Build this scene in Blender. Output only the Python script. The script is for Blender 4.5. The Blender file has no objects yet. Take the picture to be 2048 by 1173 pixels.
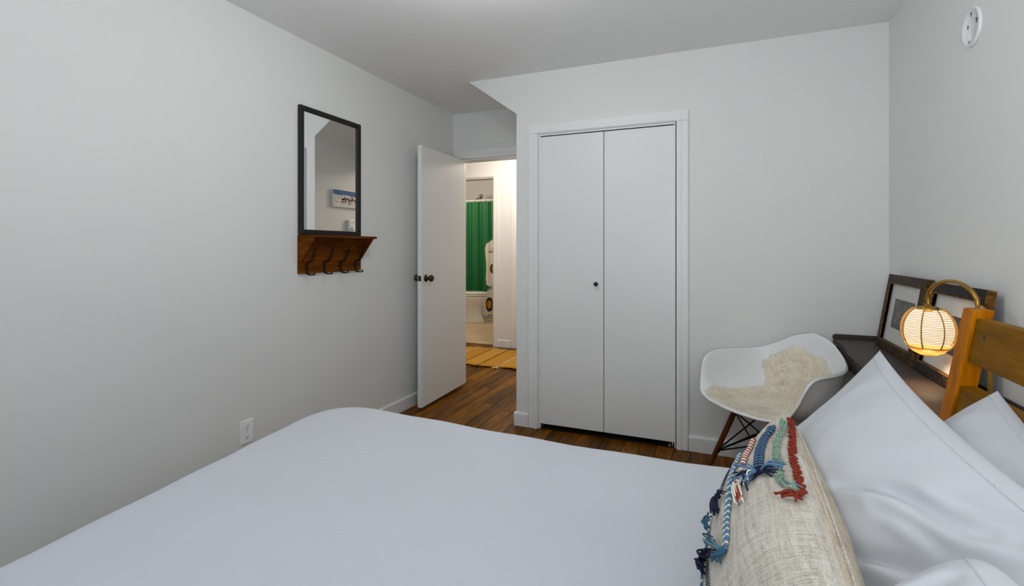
import bpy, bmesh, math, random
from math import sin, cos, pi, radians, sqrt, exp
from mathutils import Vector, Matrix, Euler, noise
random.seed(7)
S = bpy.context.scene
C = S.collection

# ------------------------------------------------------------------ camera, world, lights, exposure
cam_d = bpy.data.cameras.new('camera')
cam = bpy.data.objects.new('camera', cam_d); C.objects.link(cam)
cam.location = (0, 0, 1.231)
cam.rotation_euler = (radians(90), 0, 0.393866)
cam_d.sensor_width = 36.0
cam_d.lens = 36.0 * 992.5 / 2048
cam_d.shift_y = -(586.5 - 497.6) / 2048
cam_d.clip_start = 0.02
S.camera = cam

w = bpy.data.worlds.new('world'); S.world = w; w.use_nodes = True
w.node_tree.nodes['Background'].inputs[0].default_value = (0.72, 0.86, 1.0, 1)
w.node_tree.nodes['Background'].inputs[1].default_value = 1.0

def area(name, loc, rot, sx, sy, power, col):
    l = bpy.data.lights.new(name, 'AREA'); l.shape = 'RECTANGLE'
    l.size = sx; l.size_y = sy; l.energy = power; l.color = col
    o = bpy.data.objects.new(name, l); C.objects.link(o)
    o.location = loc; o.rotation_euler = rot
    return o
def point(name, loc, power, col, r=0.05):
    l = bpy.data.lights.new(name, 'POINT'); l.energy = power; l.color = col; l.shadow_soft_size = r
    o = bpy.data.objects.new(name, l); C.objects.link(o); o.location = loc
    return o
area('window_light', (0.1, -1.72, 1.40), (radians(98), 0, 0), 1.1, 1.4, 8, (0.78, 0.94, 1.0))
area('ceiling_bounce_fill', (0.0, -0.30, 1.20), (radians(155), radians(12), 0), 0.6, 0.6, 34, (0.96, 0.98, 1.0))  # added fill aimed up to brighten the ceiling, no such lamp in the room
point('room_ceiling_light', (-0.85, 1.62, 2.28), 13.5, (0.99, 0.99, 0.985), 0.10)
point('hall_light', (-2.0, 4.95, 2.25), 36, (1.0, 0.87, 0.74), 0.10)
point('bath_light', (-4.1, 6.9, 2.2), 30, (1.0, 0.84, 0.66), 0.12)

S.view_settings.view_transform = 'Standard'
S.view_settings.look = 'None'
S.view_settings.exposure = -0.27
S.view_settings.gamma = 1.0
S.view_settings.use_curve_mapping = False

# ------------------------------------------------------------------ materials
def srgb(r, g, b):
    f = lambda c: (c / 12.92) if c <= 0.04045 else ((c + 0.055) / 1.055) ** 2.4
    return (f(r / 255), f(g / 255), f(b / 255), 1)
class N:
    def __init__(s, name, rough=0.5, metal=0.0):
        s.m = bpy.data.materials.new(name); s.m.use_nodes = True
        s.t = s.m.node_tree; s.b = s.t.nodes['Principled BSDF']
        s.b.inputs['Roughness'].default_value = rough; s.b.inputs['Metallic'].default_value = metal
    def node(s, k, **kw):
        n = s.t.nodes.new(k)
        for a, v in kw.items():
            if hasattr(n, a) and a not in n.inputs: setattr(n, a, v)
            else: n.inputs[a].default_value = v
        return n
    def link(s, a, b): s.t.links.new(a, b)
    def coords(s, scale=(1, 1, 1), rot=(0, 0, 0)):
        tc = s.node('ShaderNodeTexCoord'); mp = s.node('ShaderNodeMapping')
        mp.inputs['Scale'].default_value = scale; mp.inputs['Rotation'].default_value = rot
        s.link(tc.outputs['Object'], mp.inputs[0]); return mp.outputs[0]
    def ramp(s, fac, stops):
        r = s.node('ShaderNodeValToRGB'); e = r.color_ramp.elements
        while len(e) < len(stops): e.new(0.5)
        for el, (p, c) in zip(e, stops): el.position = p; el.color = c
        s.link(fac, r.inputs[0]); return r.outputs[0]
    def bump(s, h, strength=0.2, dist=0.01):
        b = s.node('ShaderNodeBump'); b.inputs['Strength'].default_value = strength; b.inputs['Distance'].default_value = dist
        s.link(h, b.inputs['Height']); s.link(b.outputs[0], s.b.inputs['Normal']); return b
    def noise(s, vec, scale=5, detail=3, rough=0.5):
        n = s.node('ShaderNodeTexNoise'); n.inputs['Scale'].default_value = scale
        n.inputs['Detail'].default_value = detail; n.inputs['Roughness'].default_value = rough
        if vec is not None: s.link(vec, n.inputs['Vector'])
        return n.outputs[0]
def plain(name, col, rough=0.5, metal=0.0, var=0.03, scale=8, bump=0.0, bscale=150):
    n = N(name, rough, metal); c = srgb(*col)
    v = n.noise(n.coords(), scale, 3)
    a = tuple(max(0, x * (1 - var)) for x in c[:3]) + (1,); b = tuple(min(1, x * (1 + var)) for x in c[:3]) + (1,)
    n.link(n.ramp(v, [(0.3, a), (0.7, b)]), n.b.inputs['Base Color'])
    if bump: n.bump(n.noise(n.coords(), bscale, 2), bump, 0.002)
    return n.m
def wood(name, dark, mid, light, scale=(30, 2.5, 30), rough=0.4, obj_random=0.0, coat=0.0):
    n = N(name, rough)
    tc = n.node('ShaderNodeTexCoord'); mp = n.node('ShaderNodeMapping'); mp.inputs['Scale'].default_value = scale
    vec = tc.outputs['Object']
    if obj_random:
        oi = n.node('ShaderNodeObjectInfo'); mul = n.node('ShaderNodeMath', operation='MULTIPLY'); mul.inputs[1].default_value = 37.0
        n.link(oi.outputs['Random'], mul.inputs[0])
        add = n.node('ShaderNodeVectorMath', operation='ADD'); n.link(vec, add.inputs[0]); n.link(mul.outputs[0], add.inputs[1]); vec = add.outputs[0]
    n.link(vec, mp.inputs[0])
    big = n.noise(mp.outputs[0], 1.0, 5, 0.6)
    fine = n.noise(mp.outputs[0], 6.0, 3, 0.6)
    mx = n.node('ShaderNodeMath', operation='MULTIPLY_ADD'); mx.inputs[1].default_value = 0.35
    n.link(fine, mx.inputs[0])
    sub = n.node('ShaderNodeMath', operation='MULTIPLY'); sub.inputs[1].default_value = 0.65; n.link(big, sub.inputs[0])
    n.link(sub.outputs[0], mx.inputs[2])
    h = mx.outputs[0]
    if obj_random:
        k = n.node('ShaderNodeMath', operation='MULTIPLY_ADD'); k.inputs[1].default_value = obj_random; k.inputs[2].default_value = -obj_random / 2
        n.link(oi.outputs['Random'], k.inputs[0])
        ad = n.node('ShaderNodeMath', operation='ADD'); n.link(h, ad.inputs[0]); n.link(k.outputs[0], ad.inputs[1]); hh = ad.outputs[0]
    else: hh = h
    n.link(n.ramp(hh, [(0.33, srgb(*dark)), (0.5, srgb(*mid)), (0.68, srgb(*light))]), n.b.inputs['Base Color'])
    n.bump(h, 0.08, 0.003)
    n.b.inputs['Coat Weight'].default_value = coat; n.b.inputs['Specular IOR Level'].default_value = 0.06
    return n.m
M = {}
M['wall'] = plain('wall_paint', (229, 230, 228), 0.75, var=0.01, scale=1.5, bump=0.03, bscale=220)
M['ceiling'] = plain('ceiling_paint', (240, 240, 240), 0.85, var=0.01, scale=1.5, bump=0.03, bscale=200)
M['trim'] = plain('trim_paint', (234, 235, 234), 0.4, var=0.01, scale=3)
M['door'] = plain('door_paint', (232, 233, 232), 0.42, var=0.012, scale=2, bump=0.01, bscale=90)
M['dark'] = plain('dark_gap', (30, 26, 22), 0.7)
M['floor'] = wood('floor_plank_wood', (56, 29, 0), (106, 62, 2), (150, 98, 14), (14, 1.6, 14), 0.36, 0.16)
M['floor'].node_tree.nodes['Principled BSDF'].inputs['Specular IOR Level'].default_value = 0.10
M['subfloor'] = plain('subfloor', (40, 22, 10), 0.8)
M['vinyl'] = wood('bath_vinyl', (186, 160, 126), (206, 184, 152), (222, 204, 176), (3, 14, 3), 0.35)
M['sheet'] = None
def fabric(name, col, stripe=None, rough=0.85, bump=0.15, wr=0.25):
    n = N(name, rough); c = srgb(*col)
    v = n.noise(n.coords(), 3, 3)
    n.link(n.ramp(v, [(0.3, tuple(x * 0.975 for x in c[:3]) + (1,)), (0.7, c)]), n.b.inputs['Base Color'])
    weave = n.noise(n.coords(), 900, 1)
    wrk = n.noise(n.coords((1, 1, 1)), 9, 4)
    m1 = n.node('ShaderNodeMath', operation='MULTIPLY_ADD'); m1.inputs[1].default_value = 0.08
    n.link(weave, m1.inputs[0]); n.link(wrk, m1.inputs[2]); h = m1.outputs[0]
    if stripe:
        wv = n.node('ShaderNodeTexWave', bands_direction='Y'); wv.inputs['Scale'].default_value = stripe
        wv.inputs['Distortion'].default_value = 0.6; wv.inputs['Detail'].default_value = 1
        n.link(n.coords(), wv.inputs['Vector'])
        m2 = n.node('ShaderNodeMath', operation='MULTIPLY_ADD'); m2.inputs[1].default_value = 0.10
        n.link(wv.outputs[1], m2.inputs[0]); n.link(h, m2.inputs[2]); h = m2.outputs[0]
    n.bump(h, bump, 0.012 * wr * 4)
    n.b.inputs['Sheen Weight'].default_value = 0.15
    return n.m
M['sheet'] = fabric('white_sheet_cotton', (200, 204, 212), stripe=14, bump=0.10)
M['pillowcase'] = fabric('white_pillowcase', (194, 198, 204), bump=0.10)
M['mattress'] = fabric('mattress_ticking', (225, 225, 222))
M['black_metal'] = plain('black_metal', (26, 24, 22), 0.42, 0.7, var=0.15, scale=30)
M['black_frame'] = plain('black_pipe_frame', (13, 11, 9), 0.6, 0.0, var=0.2, scale=20)
M['shelf_wood'] = wood('shelf_wood', (60, 26, 2), (104, 54, 6), (136, 78, 12), (10, 3, 40), 0.5)
M['pine'] = wood('stained_pine', (106, 68, 0), (130, 86, 0), (152, 105, 2), (22, 2.2, 22), 0.45, coat=0.0)
M['pine_post'] = wood('stained_pine_upright', (138, 72, 0), (178, 102, 0), (202, 130, 14), (26, 26, 2.0), 0.45, coat=0.0)
M['knot'] = plain('wood_knot', (70, 36, 6), 0.5, var=0.3, scale=120)
M['brass'] = plain('antique_brass', (176, 136, 62), 0.3, 1.0, var=0.08, scale=20)
M['bronze'] = plain('dark_bronze', (74, 66, 56), 0.3, 1.0, var=0.12, scale=30)
M['desk'] = plain('taupe_metal', (66, 57, 52), 0.5, 0.0, var=0.05, scale=6)
M['desk'].node_tree.nodes['Principled BSDF'].inputs['Specular IOR Level'].default_value = 0.25
M['plastic'] = plain('white_plastic', (236, 238, 240), 0.35, var=0.01)
M['outlet'] = plain('outlet_plastic', (250, 250, 252), 0.4, var=0.01)
M['slot'] = plain('dark_slot', (26, 26, 26), 0.6)
M['walnut'] = wood('walnut_leg', (58, 28, 12), (92, 50, 24), (120, 70, 36), (40, 40, 4), 0.4)
M['fleece'] = plain('sheepskin_hide', (246, 238, 222), 0.95, var=0.06, scale=12)
M['fur'] = plain('sheepskin_fur', (252, 247, 236), 0.9, var=0.04, scale=14)
def _fur():
    t = M['fur'].node_tree; out = [x for x in t.nodes if x.type == 'OUTPUT_MATERIAL'][0]; pb = t.nodes['Principled BSDF']
    tl = t.nodes.new('ShaderNodeBsdfTranslucent'); tl.inputs[0].default_value = srgb(253, 248, 238); mx = t.nodes.new('ShaderNodeMixShader'); mx.inputs[0].default_value = 0.5
    t.links.new(pb.outputs[0], mx.inputs[1]); t.links.new(tl.outputs[0], mx.inputs[2]); t.links.new(mx.outputs[0], out.inputs[0])
_fur()
M['porcelain'] = plain('porcelain', (238, 236, 230), 0.12, var=0.01)
M['chrome'] = plain('chrome', (200, 200, 200), 0.12, 1.0, var=0.02)
M['mirror'] = plain('mirror_silver', (250, 250, 250), 0.01, 1.0, var=0.0)
M['knob_black'] = plain('black_knob', (18, 18, 18), 0.25, 0.2, var=0.1)
def frame_mat(name, a, b, c):
    n = N(name, 0.45)
    v = n.noise(n.coords((9, 30, 30)), 3.0, 5, 0.65)
    n.link(n.ramp(v, [(0.40, srgb(*a)), (0.56, srgb(*b)), (0.70, srgb(*c))]), n.b.inputs['Base Color'])
    n.bump(v, 0.2, 0.003); n.b.inputs['Specular IOR Level'].default_value = 0.08; return n.m
M['frame_brown'] = frame_mat('distressed_brown_frame', (36, 26, 16), (66, 50, 32), (122, 92, 54))
M['frame_edge'] = frame_mat('distressed_gilt_edge', (78, 52, 22), (124, 86, 38), (164, 120, 60))
M['frame_black'] = frame_mat('distressed_black_frame', (22, 18, 16), (36, 30, 26), (92, 72, 48))
M['mat_board'] = plain('white_mat_board', (214, 211, 206), 0.8, var=0.02)
def print_mat():
    n = N('dark_engraving', 0.7)
    vo = n.node('ShaderNodeTexVoronoi', feature='DISTANCE_TO_EDGE'); vo.inputs['Scale'].default_value = 55
    n.link(n.coords((1, 1, 0.8)), vo.inputs['Vector'])
    v = n.noise(n.coords(), 26, 3)
    m = n.node('ShaderNodeMath', operation='MULTIPLY_ADD'); m.inputs[1].default_value = 1.1
    n.link(vo.outputs[0], m.inputs[0]); n.link(v, m.inputs[2])
    n.link(n.ramp(m.outputs[0], [(0.45, srgb(30, 29, 26)), (0.60, srgb(60, 59, 50)), (0.85, srgb(118, 114, 94))]), n.b.inputs['Base Color'])
    return n.m
M['engraving'] = print_mat()
M['print_border'] = plain('print_border', (46, 43, 40), 0.9)
for k_ in ('engraving', 'print_border', 'mat_board'): M[k_].node_tree.nodes['Principled BSDF'].inputs['Specular IOR Level'].default_value = 0.1
def glass():
    n = N('thin_picture_glass', 0.02)
    for nd in list(n.t.nodes):
        if nd.type == 'BSDF_PRINCIPLED': n.t.nodes.remove(nd)
    out = [x for x in n.t.nodes if x.type == 'OUTPUT_MATERIAL'][0]
    tr = n.node('ShaderNodeBsdfTransparent'); gl = n.node('ShaderNodeBsdfGlossy'); gl.inputs['Roughness'].default_value = 0.02
    lw = n.node('ShaderNodeLayerWeight'); pw_ = n.node('ShaderNodeMath', operation='POWER'); pw_.inputs[1].default_value = 7.0
    n.link(lw.outputs['Facing'], pw_.inputs[0]); fr = n.node('ShaderNodeMath', operation='ADD'); fr.inputs[1].default_value = 0.02; n.link(pw_.outputs[0], fr.inputs[0])
    mx = n.node('ShaderNodeMixShader'); n.link(fr.outputs[0], mx.inputs[0]); n.link(tr.outputs[0], mx.inputs[1]); n.link(gl.outputs[0], mx.inputs[2])
    n.link(mx.outputs[0], out.inputs[0]); return n.m
M['glass'] = glass()
def rope():
    n = N('natural_rope', 0.8)
    v = n.noise(n.coords(), 60, 3)
    n.link(n.ramp(v, [(0.3, srgb(196, 160, 104)), (0.7, srgb(222, 190, 136))]), n.b.inputs['Base Color'])
    out = [x for x in n.t.nodes if x.type == 'OUTPUT_MATERIAL'][0]
    tl = n.node('ShaderNodeBsdfTranslucent'); tl.inputs[0].default_value = srgb(240, 214, 164)
    mx = n.node('ShaderNodeMixShader'); mx.inputs[0].default_value = 0.5
    n.link(n.b.outputs[0], mx.inputs[1]); n.link(tl.outputs[0], mx.inputs[2]); n.link(mx.outputs[0], out.inputs[0])
    return n.m
M['rope'] = rope()
M['rope_rib'] = plain('rope_rib', (176, 132, 74), 0.8, var=0.1, scale=60)
def emit(name, col, strength):
    n = N(name); n.b.inputs['Base Color'].default_value = (1, 1, 1, 1)
    n.b.inputs['Emission Color'].default_value = col; n.b.inputs['Emission Strength'].default_value = strength; return n.m
M['shade_glow'] = emit('warm_shade_glow', (1.0, 0.87, 0.57, 1), 2.4)  # emission of the globe added inside the rope shade
def linen(name, a, b, c, sx, sz):
    n = N(name, 0.95)
    v1 = n.noise(n.coords((sx, 2, sz)), 6, 4, 0.7); v2 = n.noise(n.coords((2, 60, 2)), 9, 3, 0.6); v3 = n.noise(n.coords(), 420, 2)
    a1 = n.node('ShaderNodeMath', operation='ADD'); n.link(v1, a1.inputs[0]); n.link(v2, a1.inputs[1])
    a2 = n.node('ShaderNodeMath', operation='MULTIPLY_ADD'); a2.inputs[1].default_value = 0.7; n.link(v3, a2.inputs[0]); n.link(a1.outputs[0], a2.inputs[2])
    h = n.node('ShaderNodeMath', operation='MULTIPLY'); h.inputs[1].default_value = 1 / 2.7; n.link(a2.outputs[0], h.inputs[0])
    n.link(n.ramp(h.outputs[0], [(0.40, srgb(*a)), (0.5, srgb(*b)), (0.6, srgb(*c))]), n.b.inputs['Base Color'])
    n.bump(h.outputs[0], 0.5, 0.01); return n.m
M['linen'] = linen('handwoven_linen', (164, 154, 140), (200, 193, 182), (217, 212, 203), 20, 20)
M['linen_back'] = linen('loose_weave_backing', (150, 134, 112), (196, 182, 164), (216, 206, 190), 40, 14)
M['curtain'] = plain('green_curtain', (16, 108, 58), 0.45, var=0.06, scale=3)
M['print_white'] = plain('curtain_print_white', (232, 226, 216), 0.6, var=0.01)
M['print_dark'] = plain('curtain_print_dark', (40, 22, 16), 0.6)
M['print_orange'] = plain('curtain_print_orange', (214, 140, 20), 0.6)
def jute(name, col):
    n = N(name, 0.95); c = srgb(*col)
    v = n.noise(n.coords((60, 8, 10)), 4, 3, 0.7)
    n.link(n.ramp(v, [(0.3, tuple(x * 0.72 for x in c[:3]) + (1,)), (0.7, tuple(min(1, x * 1.2) for x in c[:3]) + (1,))]), n.b.inputs['Base Color'])
    n.bump(v, 0.4, 0.006); return n.m
M['jute_a'] = jute('gold_jute', (184, 130, 26)); M['jute_b'] = jute('pale_gold_jute', (194, 142, 44))
for k, c in dict(cream=(226, 208, 176), black_yarn=(34, 26, 26), brown_yarn=(110, 66, 20), red=(126, 36, 12), rust=(160, 66, 42), sage=(126, 150, 132), navy=(10, 20, 50),
                 blue=(84, 122, 158), light_blue=(92, 132, 158), ivory=(226, 220, 210), teal=(48, 92, 114), olive=(136, 142, 110)).items():
    M[k] = plain(k + '_yarn', c, 0.9, var=0.15, scale=80)
M['snow'] = plain('painting_snow', (222, 220, 216), 0.7, var=0.05, scale=30)

# ------------------------------------------------------------------ mesh helpers
class B:
    """collects shapes (world coordinates) in one bmesh; material slots by name"""
    def __init__(s): s.bm = bmesh.new(); s.mats = []
    def mi(s, m):
        if m is None: return 0
        if m not in s.mats: s.mats.append(m)
        return s.mats.index(m)
    def faces(s, vs, fs, m=None, smooth=False):
        i = s.mi(m); v = [s.bm.verts.new(p) for p in vs]
        for f in fs:
            try:
                fc = s.bm.faces.new([v[k] for k in f]); fc.material_index = i; fc.smooth = smooth
            except ValueError: pass
        return v
    def box(s, x0, x1, y0, y1, z0, z1, m=None, bev=0.0):
        return s.hexa([(x0, y0, z0), (x1, y0, z0), (x1, y1, z0), (x0, y1, z0), (x0, y0, z1), (x1, y0, z1), (x1, y1, z1), (x0, y1, z1)], m, bev)
    def hexa(s, p, m=None, bev=0.0):
        v = s.faces(p, [(0, 3, 2, 1), (4, 5, 6, 7), (0, 1, 5, 4), (1, 2, 6, 5), (2, 3, 7, 6), (3, 0, 4, 7)], m)
        if bev:
            es = set(e for q in v for e in q.link_edges)
            r = bmesh.ops.bevel(s.bm, geom=list(es), offset=bev, segments=2, profile=0.5, affect='EDGES')
            for f in r['faces']: f.material_index = s.mi(m)
        return s
    def prism(s, pts, fn, d0, d1, m=None, bev=0.0):
        """polygon pts (a,b) extruded d0..d1; fn(a,b,d) -> xyz"""
        n = len(pts)
        vs = [fn(a, b, d0) for a, b in pts] + [fn(a, b, d1) for a, b in pts]
        fs = [tuple(range(n))[::-1], tuple(range(n, 2 * n))] + [(i, (i + 1) % n, n + (i + 1) % n, n + i) for i in range(n)]
        v = s.faces(vs, fs, m)
        if bev:
            es = set(e for q in v for e in q.link_edges)
            bmesh.ops.bevel(s.bm, geom=list(es), offset=bev, segments=2, profile=0.5, affect='EDGES')
        return s
    def tube(s, pts, r, m=None, n=8, closed=False, cap=True):
        pts = [Vector(p) for p in pts]; k = len(pts); rs = r if isinstance(r, (list, tuple)) else [r] * k
        i0 = s.mi(m); rings = []; up = None
        for i, p in enumerate(pts):
            a = pts[(i - 1) % k] if (closed or i) else p; b = pts[(i + 1) % k] if (closed or i < k - 1) else p
            t = (b - a).normalized() if (b - a).length > 1e-9 else Vector((0, 0, 1))
            if up is None: up = t.orthogonal().normalized()
            up = (up - t * up.dot(t)); up = up.normalized() if up.length > 1e-6 else t.orthogonal().normalized()
            sd = t.cross(up)
            rings.append([s.bm.verts.new(p + (up * cos(2 * pi * j / n) + sd * sin(2 * pi * j / n)) * rs[i]) for j in range(n)])
        for i in range(k if closed else k - 1):
            A, Bq = rings[i], rings[(i + 1) % k]
            for j in range(n):
                f = s.bm.faces.new((A[j], A[(j + 1) % n], Bq[(j + 1) % n], Bq[j])); f.smooth = True; f.material_index = i0
        if cap and not closed:
            for q in (rings[0][::-1], rings[-1]):
                f = s.bm.faces.new(q); f.material_index = i0
        return s
    def lathe(s, prof, c, axis=(0, 0, 1), m=None, n=24):
        ax = Vector(axis).normalized(); u = ax.orthogonal().normalized(); v = ax.cross(u); c = Vector(c); i0 = s.mi(m); rings = []
        for r, h in prof:
            if r < 1e-6: rings.append([s.bm.verts.new(c + ax * h)])
            else: rings.append([s.bm.verts.new(c + ax * h + (u * cos(2 * pi * j / n) + v * sin(2 * pi * j / n)) * r) for j in range(n)])
        for A, Q in zip(rings, rings[1:]):
            for j in range(n):
                a, b = A[j % len(A)], A[(j + 1) % len(A)]; d, e = Q[j % len(Q)], Q[(j + 1) % len(Q)]
                vs = []
                for x in (a, b, e, d):
                    if x not in vs: vs.append(x)
                if len(vs) >= 3:
                    f = s.bm.faces.new(vs); f.smooth = True; f.material_index = i0
        return s
    def ball(s, c, r, m=None, sc=(1, 1, 1), seg=8, basis=None):
        i0 = s.mi(m)
        mt = Matrix.Translation(c) @ (basis.to_4x4() if basis else Matrix.Identity(4)) @ Matrix.Diagonal((r * sc[0], r * sc[1], r * sc[2], 1))
        g = bmesh.ops.create_uvsphere(s.bm, u_segments=seg, v_segments=max(4, seg // 2 + 1), radius=1.0, matrix=mt)
        for v in g['verts']:
            for f in v.link_faces: f.material_index = i0; f.smooth = True
        return s
    def grid(s, P, m=None, closed_u=False, smooth=True):
        """P[i][j] points"""
        i0 = s.mi(m); V = [[s.bm.verts.new(p) for p in row] for row in P]; nu = len(V)
        for i in range(nu if closed_u else nu - 1):
            A, Q = V[i], V[(i + 1) % nu]
            for j in range(len(A) - 1):
                f = s.bm.faces.new((A[j], A[j + 1], Q[j + 1], Q[j])); f.smooth = smooth; f.material_index = i0
        return V
def set_props(o, label=None, cat=None, group=None, kind=None):
    if label: o['label'] = label
    if cat: o['category'] = cat
    if group: o['group'] = group
    if kind: o['kind'] = kind
    return o
def root_loc(p):
    while p.parent: p = p.parent
    return p.location if not p.get('_local') else Vector((0, 0, 0))
def obj(name, b, mat=None, parent=None, fix=True, label=None, **kw):
    """links a B as ONE mesh object (a part when parent is given)"""
    bm = b.bm
    if fix: bmesh.ops.recalc_face_normals(bm, faces=bm.faces)
    if parent is not None: off = root_loc(parent).copy()
    else:
        xs = [v.co for v in bm.verts]
        off = Vector((sum(v.x for v in xs) / len(xs), sum(v.y for v in xs) / len(xs), min(v.z for v in xs)))
    bmesh.ops.translate(bm, verts=bm.verts, vec=-off)
    me = bpy.data.meshes.new(name); bm.to_mesh(me); bm.free()
    if b.mats:
        for k in b.mats: me.materials.append(M[k])
    elif mat: me.materials.append(M[mat])
    o = bpy.data.objects.new(name, me); C.objects.link(o)
    if parent is not None: o.parent = parent
    else: o.location = off
    set_props(o, label, **kw)
    return o
def thing(name, loc, label, cat, group=None, rotz=0, local=False):
    o = bpy.data.objects.new(name, None); C.objects.link(o); o.location = loc; o.rotation_euler = (0, 0, rotz)
    o.empty_display_size = 0.1
    if local: o['_local'] = 1
    return set_props(o, label, cat, group)
def struct(name, b, mat=None, parent=None):
    return obj(name, b, mat, parent, kind='structure') if parent is None else obj(name, b, mat, parent)
def sroot(name, loc=(0, 0, 0)):
    o = bpy.data.objects.new(name, None); C.objects.link(o); o.location = loc; o['kind'] = 'structure'; o.empty_display_size = 0.1; return o
YX = lambda a, b, d: (a, d, b)      # polygon in XZ extruded along Y
XY = lambda a, b, d: (d, a, b)      # polygon in YZ extruded along X
XYZ = lambda a, b, d: (a, b, d)     # polygon in XY extruded along Z
def smooth_path(pts, n=6):
    pts = [Vector(p) for p in pts]; out = []
    for i in range(len(pts) - 1):
        p0 = pts[max(i - 1, 0)]; p1 = pts[i]; p2 = pts[i + 1]; p3 = pts[min(i + 2, len(pts) - 1)]
        for k in range(n):
            t = k / n
            out.append(0.5 * ((2 * p1) + (p2 - p0) * t + (2 * p0 - 5 * p1 + 4 * p2 - p3) * t * t + (3 * p1 - p0 - 3 * p2 + p3) * t ** 3))
    out.append(pts[-1]); return out

# ------------------------------------------------------------------ room shell
XL, XR, YC, YN, H = -2.214, 0.839, 3.209, 3.94, 2.44
YF = -1.8
b = B(); b.box(XL - 0.12, XL, YF - 0.12, YN + 0.12, 0, H); struct('wall_left', b, 'wall')
b = B(); b.box(XR, XR + 0.12, YF - 0.12, YN + 0.12, 0, H); struct('wall_right', b, 'wall')
# closet wall with the door opening and the slanted end over the entry niche
b = B(); b.prism([(-1.30, 0), (-1.137, 0), (-1.137, 2.015), (-0.243, 2.015), (-0.243, 0), (XR, 0), (XR, H), (-1.672, H), (-1.30, 2.172)], YX, YC, YC + 0.10)
b.prism([(-1.30, 2.172), (-1.30, H), (-1.672, H)], YX, YC + 0.10, YN)
b.box(-1.30, -1.20, YC + 0.10, YN, 0, H)
struct('wall_closet', b, 'wall')
# niche back wall with the bedroom doorway
DX0, DX1, DH = -2.16, -1.335, 2.03
b = B(); b.prism([(XL, 0), (DX0, 0), (DX0, DH), (DX1, DH), (DX1, 0), (XR, 0), (XR, H), (XL, H)], YX, YN, YN + 0.12); struct('wall_back', b, 'wall')
# window wall behind the camera
b = B()
b.prism([(XL, 0), (XR, 0), (XR, 0.68), (XL, 0.68)], YX, YF - 0.12, YF); b.prism([(XL, 2.22), (XR, 2.22), (XR, H), (XL, H)], YX, YF - 0.12, YF)
b.prism([(XL, 0.68), (-1.78, 0.68), (-1.78, 2.22), (XL, 2.22)], YX, YF - 0.12, YF); b.prism([(0.58, 0.68), (XR, 0.68), (XR, 2.22), (0.58, 2.22)], YX, YF - 0.12, YF)
struct('wall_front', b, 'wall')
wn = sroot('window_1', (-0.6, YF - 0.06, 0.68))
b = B(); b.box(-1.78, 0.58, YF - 0.09, YF - 0.03, 0.68, 0.73); b.box(-1.78, 0.58, YF - 0.09, YF - 0.03, 2.17, 2.22)
b.box(-1.78, -1.73, YF - 0.09, YF - 0.03, 0.73, 2.17); b.box(0.53, 0.58, YF - 0.09, YF - 0.03, 0.73, 2.17); b.box(-0.625, -0.575, YF - 0.09, YF - 0.03, 0.73, 2.17)
obj('window_frame', b, 'trim', wn)
for x0, x1 in ((-1.73, -0.625), (-0.575, 0.53)):
    b = B(); b.box(x0, x1, YF - 0.065, YF - 0.06, 0.73, 2.17); obj('pane', b, 'glass', wn)
b = B(); b.box(XL - 0.12, XR + 0.12, YF - 0.12, YN + 0.12, H, H + 0.1); struct('ceiling', b, 'ceiling')

# hall and bathroom beyond the open door
HY, BX0, BX1, BH = 5.67, -3.42, -2.605, 2.13
b = B(); b.prism([(-4.4, 0), (BX0, 0), (BX0, BH), (BX1, BH), (BX1, 0), (-0.5, 0), (-0.5, H), (-4.4, H)], YX, HY, HY + 0.14); struct('wall_hall', b, 'wall')
b = B(); b.box(-4.5, -4.4, YN, HY + 0.14, 0, H); struct('wall_hall_left', b, 'wall')
b = B(); b.box(-0.5, -0.4, YN + 0.12, HY + 0.14, 0, H); struct('wall_hall_right', b, 'wall')
b = B(); b.box(-4.5, XL - 0.12, YN, YN + 0.12, 0, H); struct('wall_hall_front', b, 'wall')
b = B(); b.box(-4.5, -0.4, YN + 0.12, HY + 0.14, H, H + 0.1); struct('ceiling_hall', b, 'ceiling')
HB = 2.80
b = B(); b.box(-5.2, -2.2, 8.70, 8.8, 0, HB); struct('wall_bath_back', b, 'wall')
b = B(); b.box(-5.3, -5.2, HY + 0.14, 8.8, 0, HB); struct('wall_bath_left', b, 'wall')
b = B(); b.box(-2.3, -2.2, HY + 0.14, 8.7, 0, HB); struct('wall_bath_right', b, 'wall')
b = B(); b.box(-5.2, -4.4, HY, HY + 0.14, 0, H); b.box(-5.2, -2.2, HY + 0.04, HY + 0.14, H + 0.1, HB); struct('wall_bath_front', b, 'wall')
b = B(); b.box(-5.3, -2.2, HY + 0.04, 8.8, HB, HB + 0.1); struct('ceiling_bath', b, 'ceiling')
b = B(); b.box(-5.3, -2.2, HY + 0.10, 8.8, -0.1, 0.004); struct('floor_bath', b, 'vinyl')

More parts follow.
